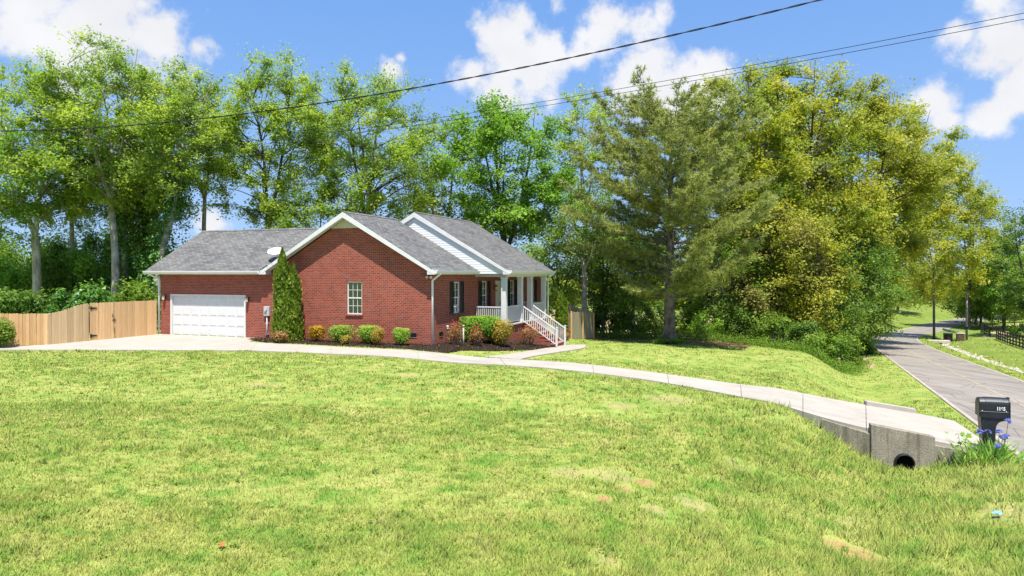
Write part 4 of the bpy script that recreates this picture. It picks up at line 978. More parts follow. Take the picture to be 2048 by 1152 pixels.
def litter_bits():
    for nm, (x, y), m_, lab, s in (('fallen_leaf', (-3.84, 9.25), M['orange_leaf'], 'single bright orange fallen leaf lying on the lawn', .055), ('litter_scrap', (9.35, 13.5), M['blue_litter'], 'crumpled pale blue litter scrap lying in the ditch grass', .11)):
        V = []; rr = random.Random(5)
        for i in range(9): a = i * math.tau / 9; V.append((s * math.cos(a) * rr.uniform(.6, 1), s * .8 * math.sin(a) * rr.uniform(.6, 1), .05 + rr.uniform(0, .05)))
        V.append((0, 0, .045)); tag(put(nm, MB().add(V, [(i, (i + 1) % 9, 9) for i in range(9)]).mesh(nm), m_, loc=(x, y, gz(x, y) + .02)), lab, 'leaf' if nm == 'fallen_leaf' else 'litter')
litter_bits()
# overhead wires
def wire_from(pts, A, B, rad, label, strands=1, off=(0, 0, 0)):
    """wire through directions seen from the lens, hung in the vertical plane over A-B; then run on past both ends"""
    A = np.array(A, float); B = np.array(B, float); d = B - A; P = []
    for u, v in pts:
        r = np.array([(u - 1024) / F, 1.0]); s_ = (A[0] * d[1] - A[1] * d[0]) / (r[0] * d[1] - r[1] * d[0]); P.append((r[0] * s_, s_, hz(v, s_)))
    P = np.array(P); L_ = P[:, :2] @ (d / np.hypot(*d)); co = np.polyfit(L_, P[:, 2], 2); ax = d / np.hypot(*d); perp0 = P[0, :2] - ax * L_[0]
    t = np.linspace(L_.min() - 22, L_.max() + 16, 420); C = np.stack([perp0[0] + ax[0] * t + off[0], perp0[1] + ax[1] * t + off[1], np.polyval(co, t) + off[2]], -1)
    mb = MB()
    if strands == 1: mb.tube(C, rad, 5)
    else:
        t2 = np.linspace(t[0], t[-1], 2200); C2 = np.stack([np.interp(t2, t, C[:, i]) for i in range(3)], -1); an_ = t2 * 2 * math.pi / .75
        nx = np.array([-ax[1], ax[0]])
        for k in range(2):
            a = an_ + k * math.pi; Q = C2.copy(); Q[:, :2] += nx * (np.cos(a) * rad * .8)[:, None]; Q[:, 2] += np.sin(a) * rad * .8; mb.tube(Q, rad * .75, 5)
    tag(put('overhead_wire', mb.fast('overhead_wire'), M['wire']), label, 'wire')
wire_from([(0, 262), (350, 243), (700, 197), (1000, 143), (1300, 84), (1632, 0)], (-13.2, 18), (4.56, 10.5), .0105, 'thick twisted black cable strung across the sky in front of the house', 2)
wire_from([(600, 272), (900, 232), (1130, 199), (1500, 127), (2048, 28)], (-2.2, 25), (11, 15), .008, 'thin upper wire of the parallel pair strung over the pine')
wire_from([(600, 278), (900, 238), (1130, 205), (1500, 132), (2048, 36)], (-2.2, 25.0), (11, 15.0), .008, 'thin lower wire of the parallel pair strung over the pine', 1, (.1, .15, 0))

# ------------------------------------------------------------------ vegetation
def leaf_tris(C, Nn, size, rng):
    n = len(C); Nn = Nn / (np.linalg.norm(Nn, axis=1)[:, None] + 1e-9)
    r = rng.normal(size=(n, 3)); a = np.cross(Nn, r); a /= np.linalg.norm(a, axis=1)[:, None] + 1e-9; b = np.cross(Nn, a); s = np.asarray(size).reshape(-1, 1)
    V = np.stack([C - a * s * .42 - b * s * .36, C - a * s * .34 + b * s * .40, C + a * s * .62], 1).reshape(-1, 3)
    return V, np.arange(n * 3).reshape(n, 3)
def leaf_quads(C, Nn, size, rng, aspect=.62):
    n = len(C); Nn = Nn / (np.linalg.norm(Nn, axis=1)[:, None] + 1e-9)
    r = rng.normal(size=(n, 3)); a = np.cross(Nn, r); a /= np.linalg.norm(a, axis=1)[:, None] + 1e-9; b = np.cross(Nn, a)
    s = np.asarray(size).reshape(-1, 1) * np.ones((n, 1)); l = s * .5; w_ = s * .5 * aspect
    fold = Nn * (s * .12)
    V = np.stack([C - a * l, C + b * w_ + fold, C + a * l, C - b * w_ + fold], 1).reshape(-1, 3)
    return V, np.arange(n * 4).reshape(n, 4)
def limb(rng, a, b, sag=.0, wob=.06, n=6):
    a = np.asarray(a, float); b = np.asarray(b, float); f = np.linspace(0, 1, n)[:, None]; L_ = np.linalg.norm(b - a)
    P = a + (b - a) * f; P += np.sin(f * math.pi) * rng.normal(0, wob * L_, 3); P[:, 2] += (np.sin(f[:, 0] * math.pi) * sag * L_); return P
TREES = []
def tree(label, u, Y, topv, hw, botz, lm, bark='brown', leaves=16000, lsize=.2, seed=1, trunk_r=.22, forks=1, lean=0., fork_h=.35, clump=1.0, ncl=70, dens_top=.5, group='trees behind the house', name='broadleaf_tree', squash=1.0, ivy=0, hollow=.55, droop=0., base_z=None, spread=1.0, zfall=.0):
    clump *= 1.22; lsize *= .92
    lsize *= .95; leaves = int(leaves * .98)
    if lm == 'airy': leaves = int(leaves * 1.55); ncl = int(ncl * 1.35)
    if group == GO: leaves = int(leaves * 1.2); ncl = int(ncl * 1.35)
    rng = np.random.default_rng(seed); x = at(u, Y); g = gz(x, Y) if base_z is None else base_z; top = hz(topv, Y) - g; botz = botz - g
    root = thing(name, label, 'tree', (x, Y, g), 0, group)
    wd = MB(); cz = (top + botz) / 2; rz = (top - botz) / 2
    fh = top * fork_h; tr = limb(rng, (0, 0, -.3), (lean * fh * .6, 0, fh), 0, .02, 6); wd.tube(tr, np.linspace(trunk_r * 1.15, trunk_r * .82, 6), 9)
    wd.tube([(0, 0, -.3), (0, 0, .5)], [trunk_r * 1.6, trunk_r * 1.1], 9)
    leaders = []
    for k in range(forks):
        an = rng.uniform(0, math.tau) if forks > 1 else 0; an = (k + rng.uniform(-.2, .2)) * math.tau / forks + (0 if forks != 2 else 0)
        sprd = hw * (.42 if forks > 1 else .06) * spread; end = np.array([lean * top * .8 + math.cos(an) * sprd, math.sin(an) * sprd, top * rng.uniform(.86, .97) if k else top * .97])
        P = limb(rng, tr[-1], end, 0, .035, 12); leaders.append(P); wd.tube(P, np.linspace(trunk_r * (.8 if forks == 1 else .62), .02, 12), 7)
    C = []; tries = 0
    while len(C) < ncl and tries < ncl * 40:
        tries += 1; d = rng.normal(size=3); d /= np.linalg.norm(d); r = rng.uniform(hollow * .7, 1) ** .6
        c = d * r; zz = c[2] * rz; lvl = (c[2] + 1) / 2
        wfac = 1 - zfall * lvl
        c = np.array([c[0] * hw * wfac + lean * (cz + zz) * .8, c[1] * hw * wfac * squash, cz + zz])
        c[:2] *= rng.uniform(.75, 1.08)
        if all(np.linalg.norm((c - o) * [1, 1, .8]) > clump * .6 for o in C[-40:]): C.append(c)
    C = np.array(C); LC = []; LN = []; LR = []; LS = []
    per = leaves // len(C)
    for c in C:
        Ld = leaders[rng.integers(len(leaders))]; 
        ds_ = [np.linalg.norm(L_[:, :2] - c[:2], axis=1).min() for L_ in leaders]; Ld = leaders[int(np.argmin(ds_))]
        zt = max(fh * .9, c[2] - np.hypot(*(c[:2] - Ld[len(Ld) // 2, :2])) * rng.uniform(.35, .7)); i = int(np.argmin(abs(Ld[:, 2] - zt))); a = Ld[i]
        Lb = np.linalg.norm(c - a); P = limb(rng, a, c, .06, .06, 6); wd.tube(P, np.linspace(max(.025, trunk_r * .26 * min(1, Lb / hw)), .012, 6), 5)
        rc = clump * rng.uniform(.75, 1.3); out = (c - np.array([lean * c[2] * .8, 0, cz * .9])); out /= np.linalg.norm(out) + 1e-6
        nt_ = 10; crnd = rng.normal(0, .2); tip = ss((c[2] / top - .7) / .3)
        m_ = int(per * rng.uniform(.6, 1.4) * (1 - (1 - dens_top) * tip))
        for k in range(nt_):
            d = rng.normal(size=3) + out * .9 + np.array([0, 0, .25 + .6 * tip - droop]); d /= np.linalg.norm(d); ln = rc * rng.uniform(.6, 1.25)
            e = c + d * ln * np.array([1, 1, .85]); wd.tube(np.stack([c, e]), [.012, .005], 3, False)
            mm = max(3, m_ // nt_); f = rng.uniform(.05, 1.06, mm) ** .75
            Q = c + (e - c) * f[:, None] + rng.normal(0, 1, (mm, 3)) * (rc * .15 * (.6 + .7 * f))[:, None] * [1, 1, .65]
            Q[:, 2] -= droop * .5 * (f ** 2) * ln
            LC.append(Q); nT = np.array([0, -.25, .8]) + rng.normal(size=3) * .5 + d * .25; LN.append(rng.normal(size=(mm, 3)) * .45 + nT); LR.append(np.clip(.5 + crnd + rng.normal(0, .1) + rng.normal(0, .15, mm), 0, 1)); LS.append(lsize * rng.uniform(.6, 1.3, mm))
    if ivy:
        m_ = ivy; zz = rng.uniform(0, 1, m_) ** .8 * top * .62; an = rng.uniform(0, math.tau, m_); i = rng.integers(0, len(leaders), m_); R = trunk_r + np.abs(rng.normal(.15, .22, m_)) + .35 * np.sin(zz * 1.3 + an) ** 2
        Q = np.stack([np.cos(an) * R, np.sin(an) * R, zz], -1)
        for k, L_ in enumerate(leaders):
            s_ = i == k; f = zz > fh
            Q[s_ & f, 0] += np.interp(zz[s_ & f], L_[:, 2], L_[:, 0]); Q[s_ & f, 1] += np.interp(zz[s_ & f], L_[:, 2], L_[:, 1])
        iv, iF = leaf_quads(Q, np.stack([np.cos(an), np.sin(an), np.full(m_, .5)], -1) + rng.normal(0, .4, (m_, 3)), .2 * rng.uniform(.6, 1.3, m_), rng, .8)
        put('ivy', np_mesh('ivy', iv, [iF], {'rnd': np.clip(rng.normal(.5, .22, m_), 0, 1)}), LM['ivy'], root, kind='stuff')
    put('trunk', wd.fast('trunk'), BK[bark], root)
    V, Fq = leaf_tris(np.concatenate(LC), np.concatenate(LN), np.concatenate(LS), rng)
    put('crown', np_mesh('crown', V, [Fq], {'rnd': np.concatenate(LR)}), LM[lm], root, kind='stuff')
    return root
GL = 'tall thin trees behind the plank fence'; GB = 'trees behind the house'; GO = 'golden oaks along the road'; GU = 'understory trees at the lawn edge'; GF = 'trees across the road'
# left stand
tree('pale trunked tree forking low into a wide V behind the fence', 68, 45, 130, 3.9, 5.6, 'airy', 'pale', 22000, .19, 21, .27, 2, .02, .34, 1.0, 58, .5, GL, spread=1.3)
tree('light green tree with slender trunk standing behind the low fence corner', -30, 43, 230, 3.6, 5.2, 'fresh', 'pale', 13000, .18, 22, .2, 2, .05, .35, 1.0, 52, .7, GL)
tree('thin straight pale tree between the V forked tree and the tallest tree', 142, 49, 190, 2.7, 6.5, 'airy', 'pale', 9000, .19, 23, .16, 1, .0, .5, .9, 46, .5, GL)
tree('tallest airy tree with a long bare pale trunk behind the gate', 226, 46, 80, 4.3, 7.4, 'airy', 'pale', 26000, .19, 24, .24, 3, -.035, .44, 1.0, 74, .45, GL, spread=1.15)
tree('ivy wrapped tree beside the tallest bare trunk behind the gate', 245, 48, 128, 2.9, 7.0, 'airy', 'pale', 16000, .19, 25, .22, 2, .03, .42, .95, 48, .45, GL, ivy=3800)
tree('pale tree leaning over the garage roof from behind the gate', 322, 46, 130, 2.8, 7.2, 'airy', 'pale', 17000, .19, 26, .22, 2, .16, .4, .95, 52, .45, GL, ivy=3000)
tree('dark ivy column tree just left of the garage roof', 292, 50, 250, 2.3, 4.4, 'mid', 'brown', 9000, .2, 27, .2, 1, .0, .4, .9, 40, .8, GL, ivy=4200)
tree('airy tree with yellow green top rising between garage and leaning tree', 418, 51, 165, 2.6, 10.0, 'airy', 'pale', 8000, .19, 28, .17, 2, -.06, .5, .9, 40, .5, GL)
# behind the house
tree('tall yellow green tree with twin trunks behind the garage roof', 535, 52, 98, 4.3, 6.0, 'airy', 'brown', 27000, .2, 31, .24, 2, .0, .3, 1.05, 80, .4, GB)
tree('open tree with dark leaning trunk behind the brick gable', 745, 51, 132, 5.2, 5.2, 'airy', 'brown', 30000, .2, 32, .27, 3, -.05, .3, 1.1, 88, .4, GB)
tree('dense bright green maple behind the front gable', 1012, 53, 210, 5.2, 5.0, 'fresh', 'brown', 40000, .24, 33, .28, 4, .0, .3, 1.25, 80, .95, GB)
tree('slim sparse tree standing between maple and pine', 1172, 60, 172, 3.0, 8.0, 'airy', 'pale', 9500, .22, 34, .16, 3, .0, .4, 1.0, 46, .4, GB)
tree('shaded tree filling the gap between maple and dark leaning tree', 890, 57, 232, 3.4, 5.5, 'mid', 'brown', 13000, .22, 35, .2, 2, .0, .35, 1.1, 54, .7, GB)
tree('low spreading green tree peeking over the brick gable', 640, 50, 385, 3.2, 2.6, 'mid', 'brown', 12000, .2, 36, .18, 3, .0, .3, 1.0, 46, .9, GB)
tree('pale forked trunk tree beyond the porch corner', 1165, 51, 420, 2.8, 4.6, 'mid', 'pale', 9000, .2, 37, .2, 2, .04, .5, 1.0, 40, .9, GB)
# golden oaks by the road
tree('golden oak rising directly behind the pine crown', 1490, 58, 128, 5.2, 2.5, 'gold', 'brown', 38000, .25, 41, .3, 3, .0, .3, 1.3, 88, .8, GO)
tree('broad golden oak, highest of the row along the road', 1610, 62, 120, 6.4, 0.5, 'gold', 'brown', 50000, .26, 42, .36, 4, .0, .28, 1.4, 104, .8, GO)
tree('olive green oak in the middle of the golden row', 1692, 68, 165, 7.0, -1.5, 'olive', 'brown', 50000, .28, 43, .36, 4, .09, .28, 1.45, 104, .8, GO)
tree('golden oak leaning out over the road bend', 1700, 78, 208, 7.2, -.9, 'gold', 'brown', 46000, .3, 44, .34, 4, .26, .28, 1.5, 100, .8, GO)
tree('shorter golden oak on a straight bare trunk before the road bend', 1868, 95, 285, 6.8, -.3, 'gold', 'brown', 30000, .32, 45, .15, 3, .0, .36, 1.5, 88, .75, GO)
tree('smallest golden tree overhanging the far road', 1940, 122, 360, 5.4, -2, 'gold', 'brown', 19000, .36, 46, .26, 3, .0, .32, 1.5, 66, .7, GO)
tree('tall oak in shade behind the golden row', 1560, 74, 190, 6.0, 1.0, 'olive', 'brown', 24000, .34, 48, .3, 3, .0, .3, 1.5, 70, .8, GO)
# understory
tree('olive understory tree reaching to the lawn edge beside the road', 1628, 52, 420, 2.5, -1.6, 'olive', 'brown', 12500, .2, 51, .15, 3, .0, .22, 1.05, 44, .9, GU, spread=1.0)
tree('upright leafy sapling at the top of the road bank', 1672, 53, 500, 2.0, -2.4, 'mid', 'brown', 8500, .2, 151, .12, 2, .03, .25, .95, 34, .9, GU)
tree('golden sapling between the tan tree and the verge', 1580, 54, 430, 2.1, -1.2, 'gold', 'brown', 9000, .2, 152, .12, 2, .0, .25, 1.0, 34, .9, GU)
tree('tan leaved understory tree between pine and golden oaks', 1555, 54, 420, 3.1, -.5, 'tan', 'brown', 12000, .22, 52, .16, 3, .0, .3, 1.1, 46, .9, GU)
tree('dark understory tree right behind the pine', 1452, 55, 470, 3.0, -.6, 'mid', 'brown', 12000, .21, 53, .16, 3, .0, .3, 1.05, 46, .9, GU)
tree('thin understory tree in the dappled gap behind the pine trunk', 1268, 53, 440, 3.0, .6, 'mid', 'brown', 9500, .2, 54, .13, 3, .0, .35, 1.0, 42, .9, GU)
tree('small shaded tree between grey fence and pine', 1205, 54, 470, 2.4, .2, 'dark', 'brown', 8000, .2, 55, .14, 3, .0, .35, .95, 36, .9, GU)
tree('dark understory tree overhanging the road verge', 1702, 60, 500, 3.2, -2.6, 'mid', 'brown', 15000, .23, 56, .18, 4, .2, .25, 1.15, 58, .9, GU)
tree('shaded understory tree deep behind the road verge', 1680, 64, 470, 4.2, -2.8, 'dark', 'brown', 13000, .26, 57, .18, 3, .0, .25, 1.3, 50, .9, GU)
tree('shaded understory tree left of the tan leaved tree', 1500, 62, 440, 4.2, -1.4, 'dark', 'brown', 13000, .25, 58, .18, 3, .0, .25, 1.3, 50, .9, GU)
tree('low shaded tree beyond the bend of the road', 1714, 88, 540, 3.6, -4.2, 'olive', 'brown', 11000, .3, 59, .18, 3, .0, .25, 1.3, 46, .9, GU)
tree('shaded tree deep in the wood beyond the grey fence', 1120, 66, 470, 4.2, -.5, 'mid', 'brown', 11000, .27, 67, .2, 3, .0, .3, 1.3, 44, .9, GU)
tree('shaded tree deep in the wood left of the pine trunk', 1245, 68, 455, 4.4, -.6, 'dark', 'brown', 11000, .28, 68, .2, 3, .0, .3, 1.3, 44, .9, GU)
tree('shaded tree deep in the wood right of the pine trunk', 1380, 68, 430, 4.6, -.8, 'mid', 'brown', 12000, .28, 69, .2, 3, .0, .3, 1.3, 46, .9, GU)
# far side of the road
tree('dark green tree at the edge of the far field', 2062, 100, 408, 5.0, -2, 'dark', 'brown', 14000, .34, 61, .26, 3, .0, .3, 1.5, 60, .8, GF)
tree('bright green tree behind the board fence', 2008, 122, 492, 5.6, -4.5, 'fresh', 'brown', 14000, .38, 62, .26, 3, .0, .25, 1.6, 58, .9, GF)
tree('mid green tree left of the bright green tree by the paddock', 1962, 128, 545, 4.6, -5, 'mid', 'brown', 10000, .38, 63, .22, 3, .0, .25, 1.6, 44, .9, GF)
tree('spreading green tree overhanging the end of the dark board fence', 2065, 116, 530, 5.0, -4.4, 'mid', 'brown', 11000, .36, 64, .22, 3, .0, .25, 1.5, 48, .9, GF)
tree('olive tree rising over the trees beyond the paddock', 2010, 150, 452, 6.5, -2, 'olive', 'brown', 12000, .46, 65, .26, 3, .0, .25, 1.9, 52, .8, GF)
tree('olive tree on the grassy bank beyond the road bend', 1795, 150, 470, 6.0, -4.2, 'olive', 'brown', 11000, .46, 162, .24, 3, .0, .25, 1.9, 48, .8, GF)
tree('golden tree on the far bank left of the road bend', 1745, 128, 420, 6.5, -3.5, 'gold', 'brown', 12000, .42, 163, .24, 3, .0, .25, 1.8, 50, .8, GF)
tree('dark spreading tree where the far road disappears', 1952, 136, 570, 4.6, -5.6, 'dark', 'brown', 9000, .4, 66, .2, 3, .0, .25, 1.5, 40, .9, GF)

def pine():
    rng = np.random.default_rng(71); x, Y = 9.94, 44.3; g = gz(x, Y); top = hz(228, Y) - g
    root = thing('pine_tree', 'large pine with straight dark trunk standing alone on the side lawn', 'tree', (x, Y, g))
    wd = MB(); ax = limb(rng, (0, 0, -.3), (.15, 0, top), 0, .008, 16); wd.tube(ax, np.linspace(.40, .03, 16), 12); wd.tube([(0, 0, -.3), (0, 0, .25), (0, 0, .9)], [.60, .47, .385], 12)
    T = []; D = []
    zz = 3.0
    while zz < top - .3:
        f = (zz - 3.0) / (top - 3.0); L0 = (6.2 * math.sqrt(max(.02, 1 - ((f - .22) / .80) ** 2)) if f > .22 else 6.2 * (.80 + .9 * f)) + .2
        nb = 2; a0 = rng.uniform(0, math.tau)
        for k in range(nb):
            an = a0 + k * 2.4 + rng.uniform(-.5, .5); ln = L0 * rng.choice([.62, .85, 1.0, 1.04]) * rng.uniform(.88, 1.06); up = .10 + .28 * f + .45 * f * f + rng.uniform(-.08, .26)
            a = np.array([np.interp(zz, ax[:, 2], ax[:, 0]), 0, zz]); e = a + np.array([math.cos(an) * ln, math.sin(an) * ln, up * ln]); P = limb(rng, a, e, -.07, .06, 8); P[:, 2] += .07 * ln * np.linspace(0, 1, 8) ** 2
            wd.tube(P, np.linspace(.03 + .055 * (1 - f) * ln / 6, .012, 8), 5)
            ns = int(7 + ln * 5.8)
            for j in range(ns):
                t = rng.uniform(.08, 1.0) ** .75; b = np.array([np.interp(t, np.linspace(0, 1, 8), P[:, i]) for i in range(3)]); side = rng.choice([-1, 1]); aa = an + side * rng.uniform(.3, 1.1); l2 = (.35 + .28 * ln * (1.05 - t)) * rng.uniform(.6, 1.2)
                e2 = b + np.array([math.cos(aa) * l2, math.sin(aa) * l2, l2 * rng.uniform(-.05, .55)]); wd.tube(np.stack([b, (b + e2) / 2 + [0, 0, -.03], e2]), [.014, .011, .008], 3, False)
                m_ = 1 + int(l2 / .26)
                for q in range(m_):
                    w_ = 1 - q * .24 / max(l2, .3)
                    if w_ < .1: break
                    T.append(b + (e2 - b) * w_ + rng.normal(0, .06, 3)); dd = (e2 - b) / (np.linalg.norm(e2 - b) + 1e-6) + np.array([0, 0, .5]); D.append(dd / np.linalg.norm(dd))
        zz += .20 + .08 * (1 - f)
    T = np.array(T); D = np.array(D); n = len(T); k = 13; print('TUFTS', n)
    C = np.repeat(T, k, 0); DD = np.repeat(D, k, 0); nd = DD * .7 + rng.normal(0, .6, (n * k, 3)); nd /= np.linalg.norm(nd, axis=1)[:, None]; ln = rng.uniform(.22, .40, (n * k, 1))
    sd_ = np.cross(nd, rng.normal(size=nd.shape)); sd_ /= np.linalg.norm(sd_, axis=1)[:, None]; w_ = .024
    V = np.stack([C - sd_ * w_, C + sd_ * w_, C + nd * ln], 1).reshape(-1, 3)
    rn = np.clip(np.repeat(rng.normal(.5, .2, n), k) + rng.normal(0, .12, n * k), 0, 1)
    put('trunk', wd.fast('trunk'), BK['pine'], root); put('crown', np_mesh('crown', V, [np.arange(n * k * 3).reshape(-1, 3)], {'rnd': rn}), LM['needle'], root, kind='stuff')
pine()

def bush(label, x, y, rx, ry, h, lm, n=2500, ls=.06, seed=1, name='shrub', cat='shrub', group=None, stems=7, flat=.0, base=.12, z=None, lumps=9, tops=0, shell=.55, ragged=0):
    rng = np.random.default_rng(seed); g = gz(x, y) if z is None else z; root = thing(name, label, cat, (x, y, g), 0, group)
    st = MB(); cl = []
    for i in range(lumps):
        an = rng.uniform(0, math.tau); r = math.sqrt(rng.uniform(0, 1)) * .62; cl.append((math.cos(an) * r * rx, math.sin(an) * r * ry, h * rng.uniform(.42, .68), rng.uniform(.42, .6)) if not ragged else (math.cos(an) * r * 1.45 * rx, math.sin(an) * r * 1.45 * ry, h * rng.uniform(.12, .86) * (1.05 - .4 * r), rng.uniform(.16, .38)))
    for i in range(stems):
        c = cl[i % lumps]; st.tube(limb(rng, (c[0] * .25, c[1] * .25, -.08), (c[0], c[1], c[2]), 0, .06, 4), np.linspace(.022, .007, 4) * (1 + h * .3), 5, False)
    Q = []; Nn = []; R = []; per = n // lumps
    for cx, cy, cz, k in cl:
        d = rng.normal(size=(per, 3)); d /= np.linalg.norm(d, axis=1)[:, None]; rr = rng.uniform(shell if not ragged else .2, 1.04 if not ragged else 1.25, per)[:, None]
        rr = np.where(rng.random((per, 1)) < .07, rr * rng.uniform(1.05, 1.35, (per, 1)), rr)
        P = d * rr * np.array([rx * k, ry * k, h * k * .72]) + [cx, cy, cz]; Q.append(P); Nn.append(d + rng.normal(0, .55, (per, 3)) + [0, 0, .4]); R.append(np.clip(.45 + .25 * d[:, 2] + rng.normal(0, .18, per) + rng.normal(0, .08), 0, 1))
    Q = np.concatenate(Q); Q[:, 2] = np.maximum(Q[:, 2], h * base * rng.uniform(.5, 1.5, len(Q)))
    if flat: Q[:, 2] = np.where(Q[:, 2] > h * flat, h * flat + (Q[:, 2] - h * flat) * .3, Q[:, 2])
    V, Fq = leaf_tris(Q, np.concatenate(Nn), ls * rng.uniform(.6, 1.4, len(Q)), rng)
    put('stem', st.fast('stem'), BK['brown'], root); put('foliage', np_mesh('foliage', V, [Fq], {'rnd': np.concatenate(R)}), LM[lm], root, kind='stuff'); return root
GS = 'clipped shrubs along the brick walls'
def hb(label, p, q, rx, ry, h, *a, **k): x, y = to_world(p, q); return bush(label, x, y, rx * 1.14, ry * 1.1, h * 1.08, *a, group=GS, **k)
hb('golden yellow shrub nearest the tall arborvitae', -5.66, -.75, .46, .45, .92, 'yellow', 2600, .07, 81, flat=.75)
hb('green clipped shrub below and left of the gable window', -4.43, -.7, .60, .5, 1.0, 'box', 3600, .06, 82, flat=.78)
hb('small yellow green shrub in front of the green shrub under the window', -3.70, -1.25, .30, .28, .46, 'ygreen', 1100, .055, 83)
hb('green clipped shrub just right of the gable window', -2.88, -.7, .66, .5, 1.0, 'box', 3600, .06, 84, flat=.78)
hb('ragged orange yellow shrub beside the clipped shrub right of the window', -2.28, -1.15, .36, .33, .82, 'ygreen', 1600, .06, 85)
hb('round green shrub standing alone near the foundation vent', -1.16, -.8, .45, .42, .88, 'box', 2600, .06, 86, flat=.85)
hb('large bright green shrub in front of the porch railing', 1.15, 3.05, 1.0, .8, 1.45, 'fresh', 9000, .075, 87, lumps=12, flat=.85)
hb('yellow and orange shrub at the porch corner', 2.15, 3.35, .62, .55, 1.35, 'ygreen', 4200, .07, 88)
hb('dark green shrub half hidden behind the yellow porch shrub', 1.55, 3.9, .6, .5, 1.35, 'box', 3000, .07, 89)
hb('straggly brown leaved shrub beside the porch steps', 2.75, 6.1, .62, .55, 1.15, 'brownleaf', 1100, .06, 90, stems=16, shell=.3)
def rose(label, p, q, h, nfl, seed):
    x, y = to_world(p, q); r = bush(label, x, y, .48, .42, h, 'brownleaf', 900, .055, seed, 'rose_bush', 'shrub', None, 20, shell=.2); rng = np.random.default_rng(seed)
    for i in range(nfl):
        an = rng.uniform(0, math.tau); c = np.array([math.cos(an) * rng.uniform(.1, .5), math.sin(an) * rng.uniform(.1, .5) - .15, h * rng.uniform(.72, 1.1)]); d = rng.normal(size=(14, 3)); d /= np.linalg.norm(d, axis=1)[:, None]
        V, Fq = leaf_quads(c + d * .04, d + [0, 0, .5], .075 * rng.uniform(.7, 1.2, 14), rng, .9); put('flower', np_mesh('flower', V, [Fq], {'rnd': rng.uniform(0, 1, 14)}), LM['rose'], r)
rose('leggy rose bush with red blooms by the front wall', .75, 1.05, 1.15, 7, 91); rose('rose bush with red blooms in front of the large green shrub', 1.35, 1.9, 1.0, 6, 92); rose('small rose with red blooms beyond the step railing', 3.3, 10.2, .9, 4, 93)
mk = thing('marker_stake', 'short white stake standing between the rose bushes', 'stake', (*to_world(.9, 1.55), gz(*to_world(.9, 1.55)))); put('stake', MB().tube([(0, 0, -.1), (0, 0, .95)], .035, 8).mesh('stake', 0, True), M['white'], mk); put('stake_cap', MB().lathe([(0, .99), (.04, .98), (.045, .95), (0, .95)], 8).mesh('stake_cap'), M['white'], mk)

def arborvitae(label, x, y, spires, seed, n):
    rng = np.random.default_rng(seed); g = gz(x, y); root = thing('arborvitae', label, 'tree', (x, y, g)); st = MB(); Q = []; Nn = []; R = []
    tot = sum(s[3] * s[2] for s in spires)
    for dx_, dy_, r, h in spires:
        st.tube([(dx_, dy_, -.1), (dx_, dy_, h * .9)], [.06, .01], 6, False); m_ = int(n * r * h / tot); f = rng.uniform(0, 1, m_) ** 1.15; an = rng.uniform(0, math.tau, m_)
        prof = np.minimum(np.where(f < .12, .84 + f * 1.3, 1.0 - .40 * (f - .12)), (1 - f) * 3.0 + .03); lump = 1 + .15 * np.sin(an * 4 + f * 15 + seed) * np.sin(f * 27 + an * 2) + rng.normal(0, .07, m_)
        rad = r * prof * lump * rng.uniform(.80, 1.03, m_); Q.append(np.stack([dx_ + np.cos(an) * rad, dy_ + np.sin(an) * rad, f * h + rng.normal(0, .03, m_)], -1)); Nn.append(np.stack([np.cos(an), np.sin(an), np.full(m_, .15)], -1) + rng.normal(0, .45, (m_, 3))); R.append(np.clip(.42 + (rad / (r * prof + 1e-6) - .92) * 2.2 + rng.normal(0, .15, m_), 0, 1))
    C = np.concatenate(Q); Nn = np.concatenate(Nn); Nn /= np.linalg.norm(Nn, axis=1)[:, None]; up = np.array([0, 0, 1.]) + rng.normal(0, .35, C.shape) + Nn * .35; b = np.cross(Nn, up); b /= np.linalg.norm(b, axis=1)[:, None]; up /= np.linalg.norm(up, axis=1)[:, None]; s = rng.uniform(.07, .14, (len(C), 1))
    V = np.stack([C - up * s * .4, C + b * s * .38, C + up * s * .8, C - b * s * .38], 1).reshape(-1, 3)
    put('trunk', st.fast('trunk'), BK['brown'], root); put('foliage', np_mesh('foliage', V, [np.arange(len(C) * 4).reshape(-1, 4)], {'rnd': np.concatenate(R)}), LM['cedar'], root, kind='stuff'); return root
ax_, ay_ = to_world(-7.40, -.85)
av = arborvitae('tall double tipped arborvitae against the brick wall by the meter box', ax_, ay_, [(-.20, .0, .45, 4.5), (.30, .02, .45, 3.8), (.05, -.2, .48, 2.4)], 95, 17000)
arborvitae('small arborvitae behind the porch steps', *to_world(2.3, 13.2), [(0, 0, .45, 2.95)], 96, 4500)
db = to_world(-7.2, -1.5); bush('dry orange brown shrub at the foot of the tall arborvitae', db[0], db[1], .42, .3, .62, 'brownleaf', 900, .07, 97)
bush('round green bush at the end of the low fence', -22.75, 30.95, .85, .8, 1.45, 'cedar', 5200, .08, 98)
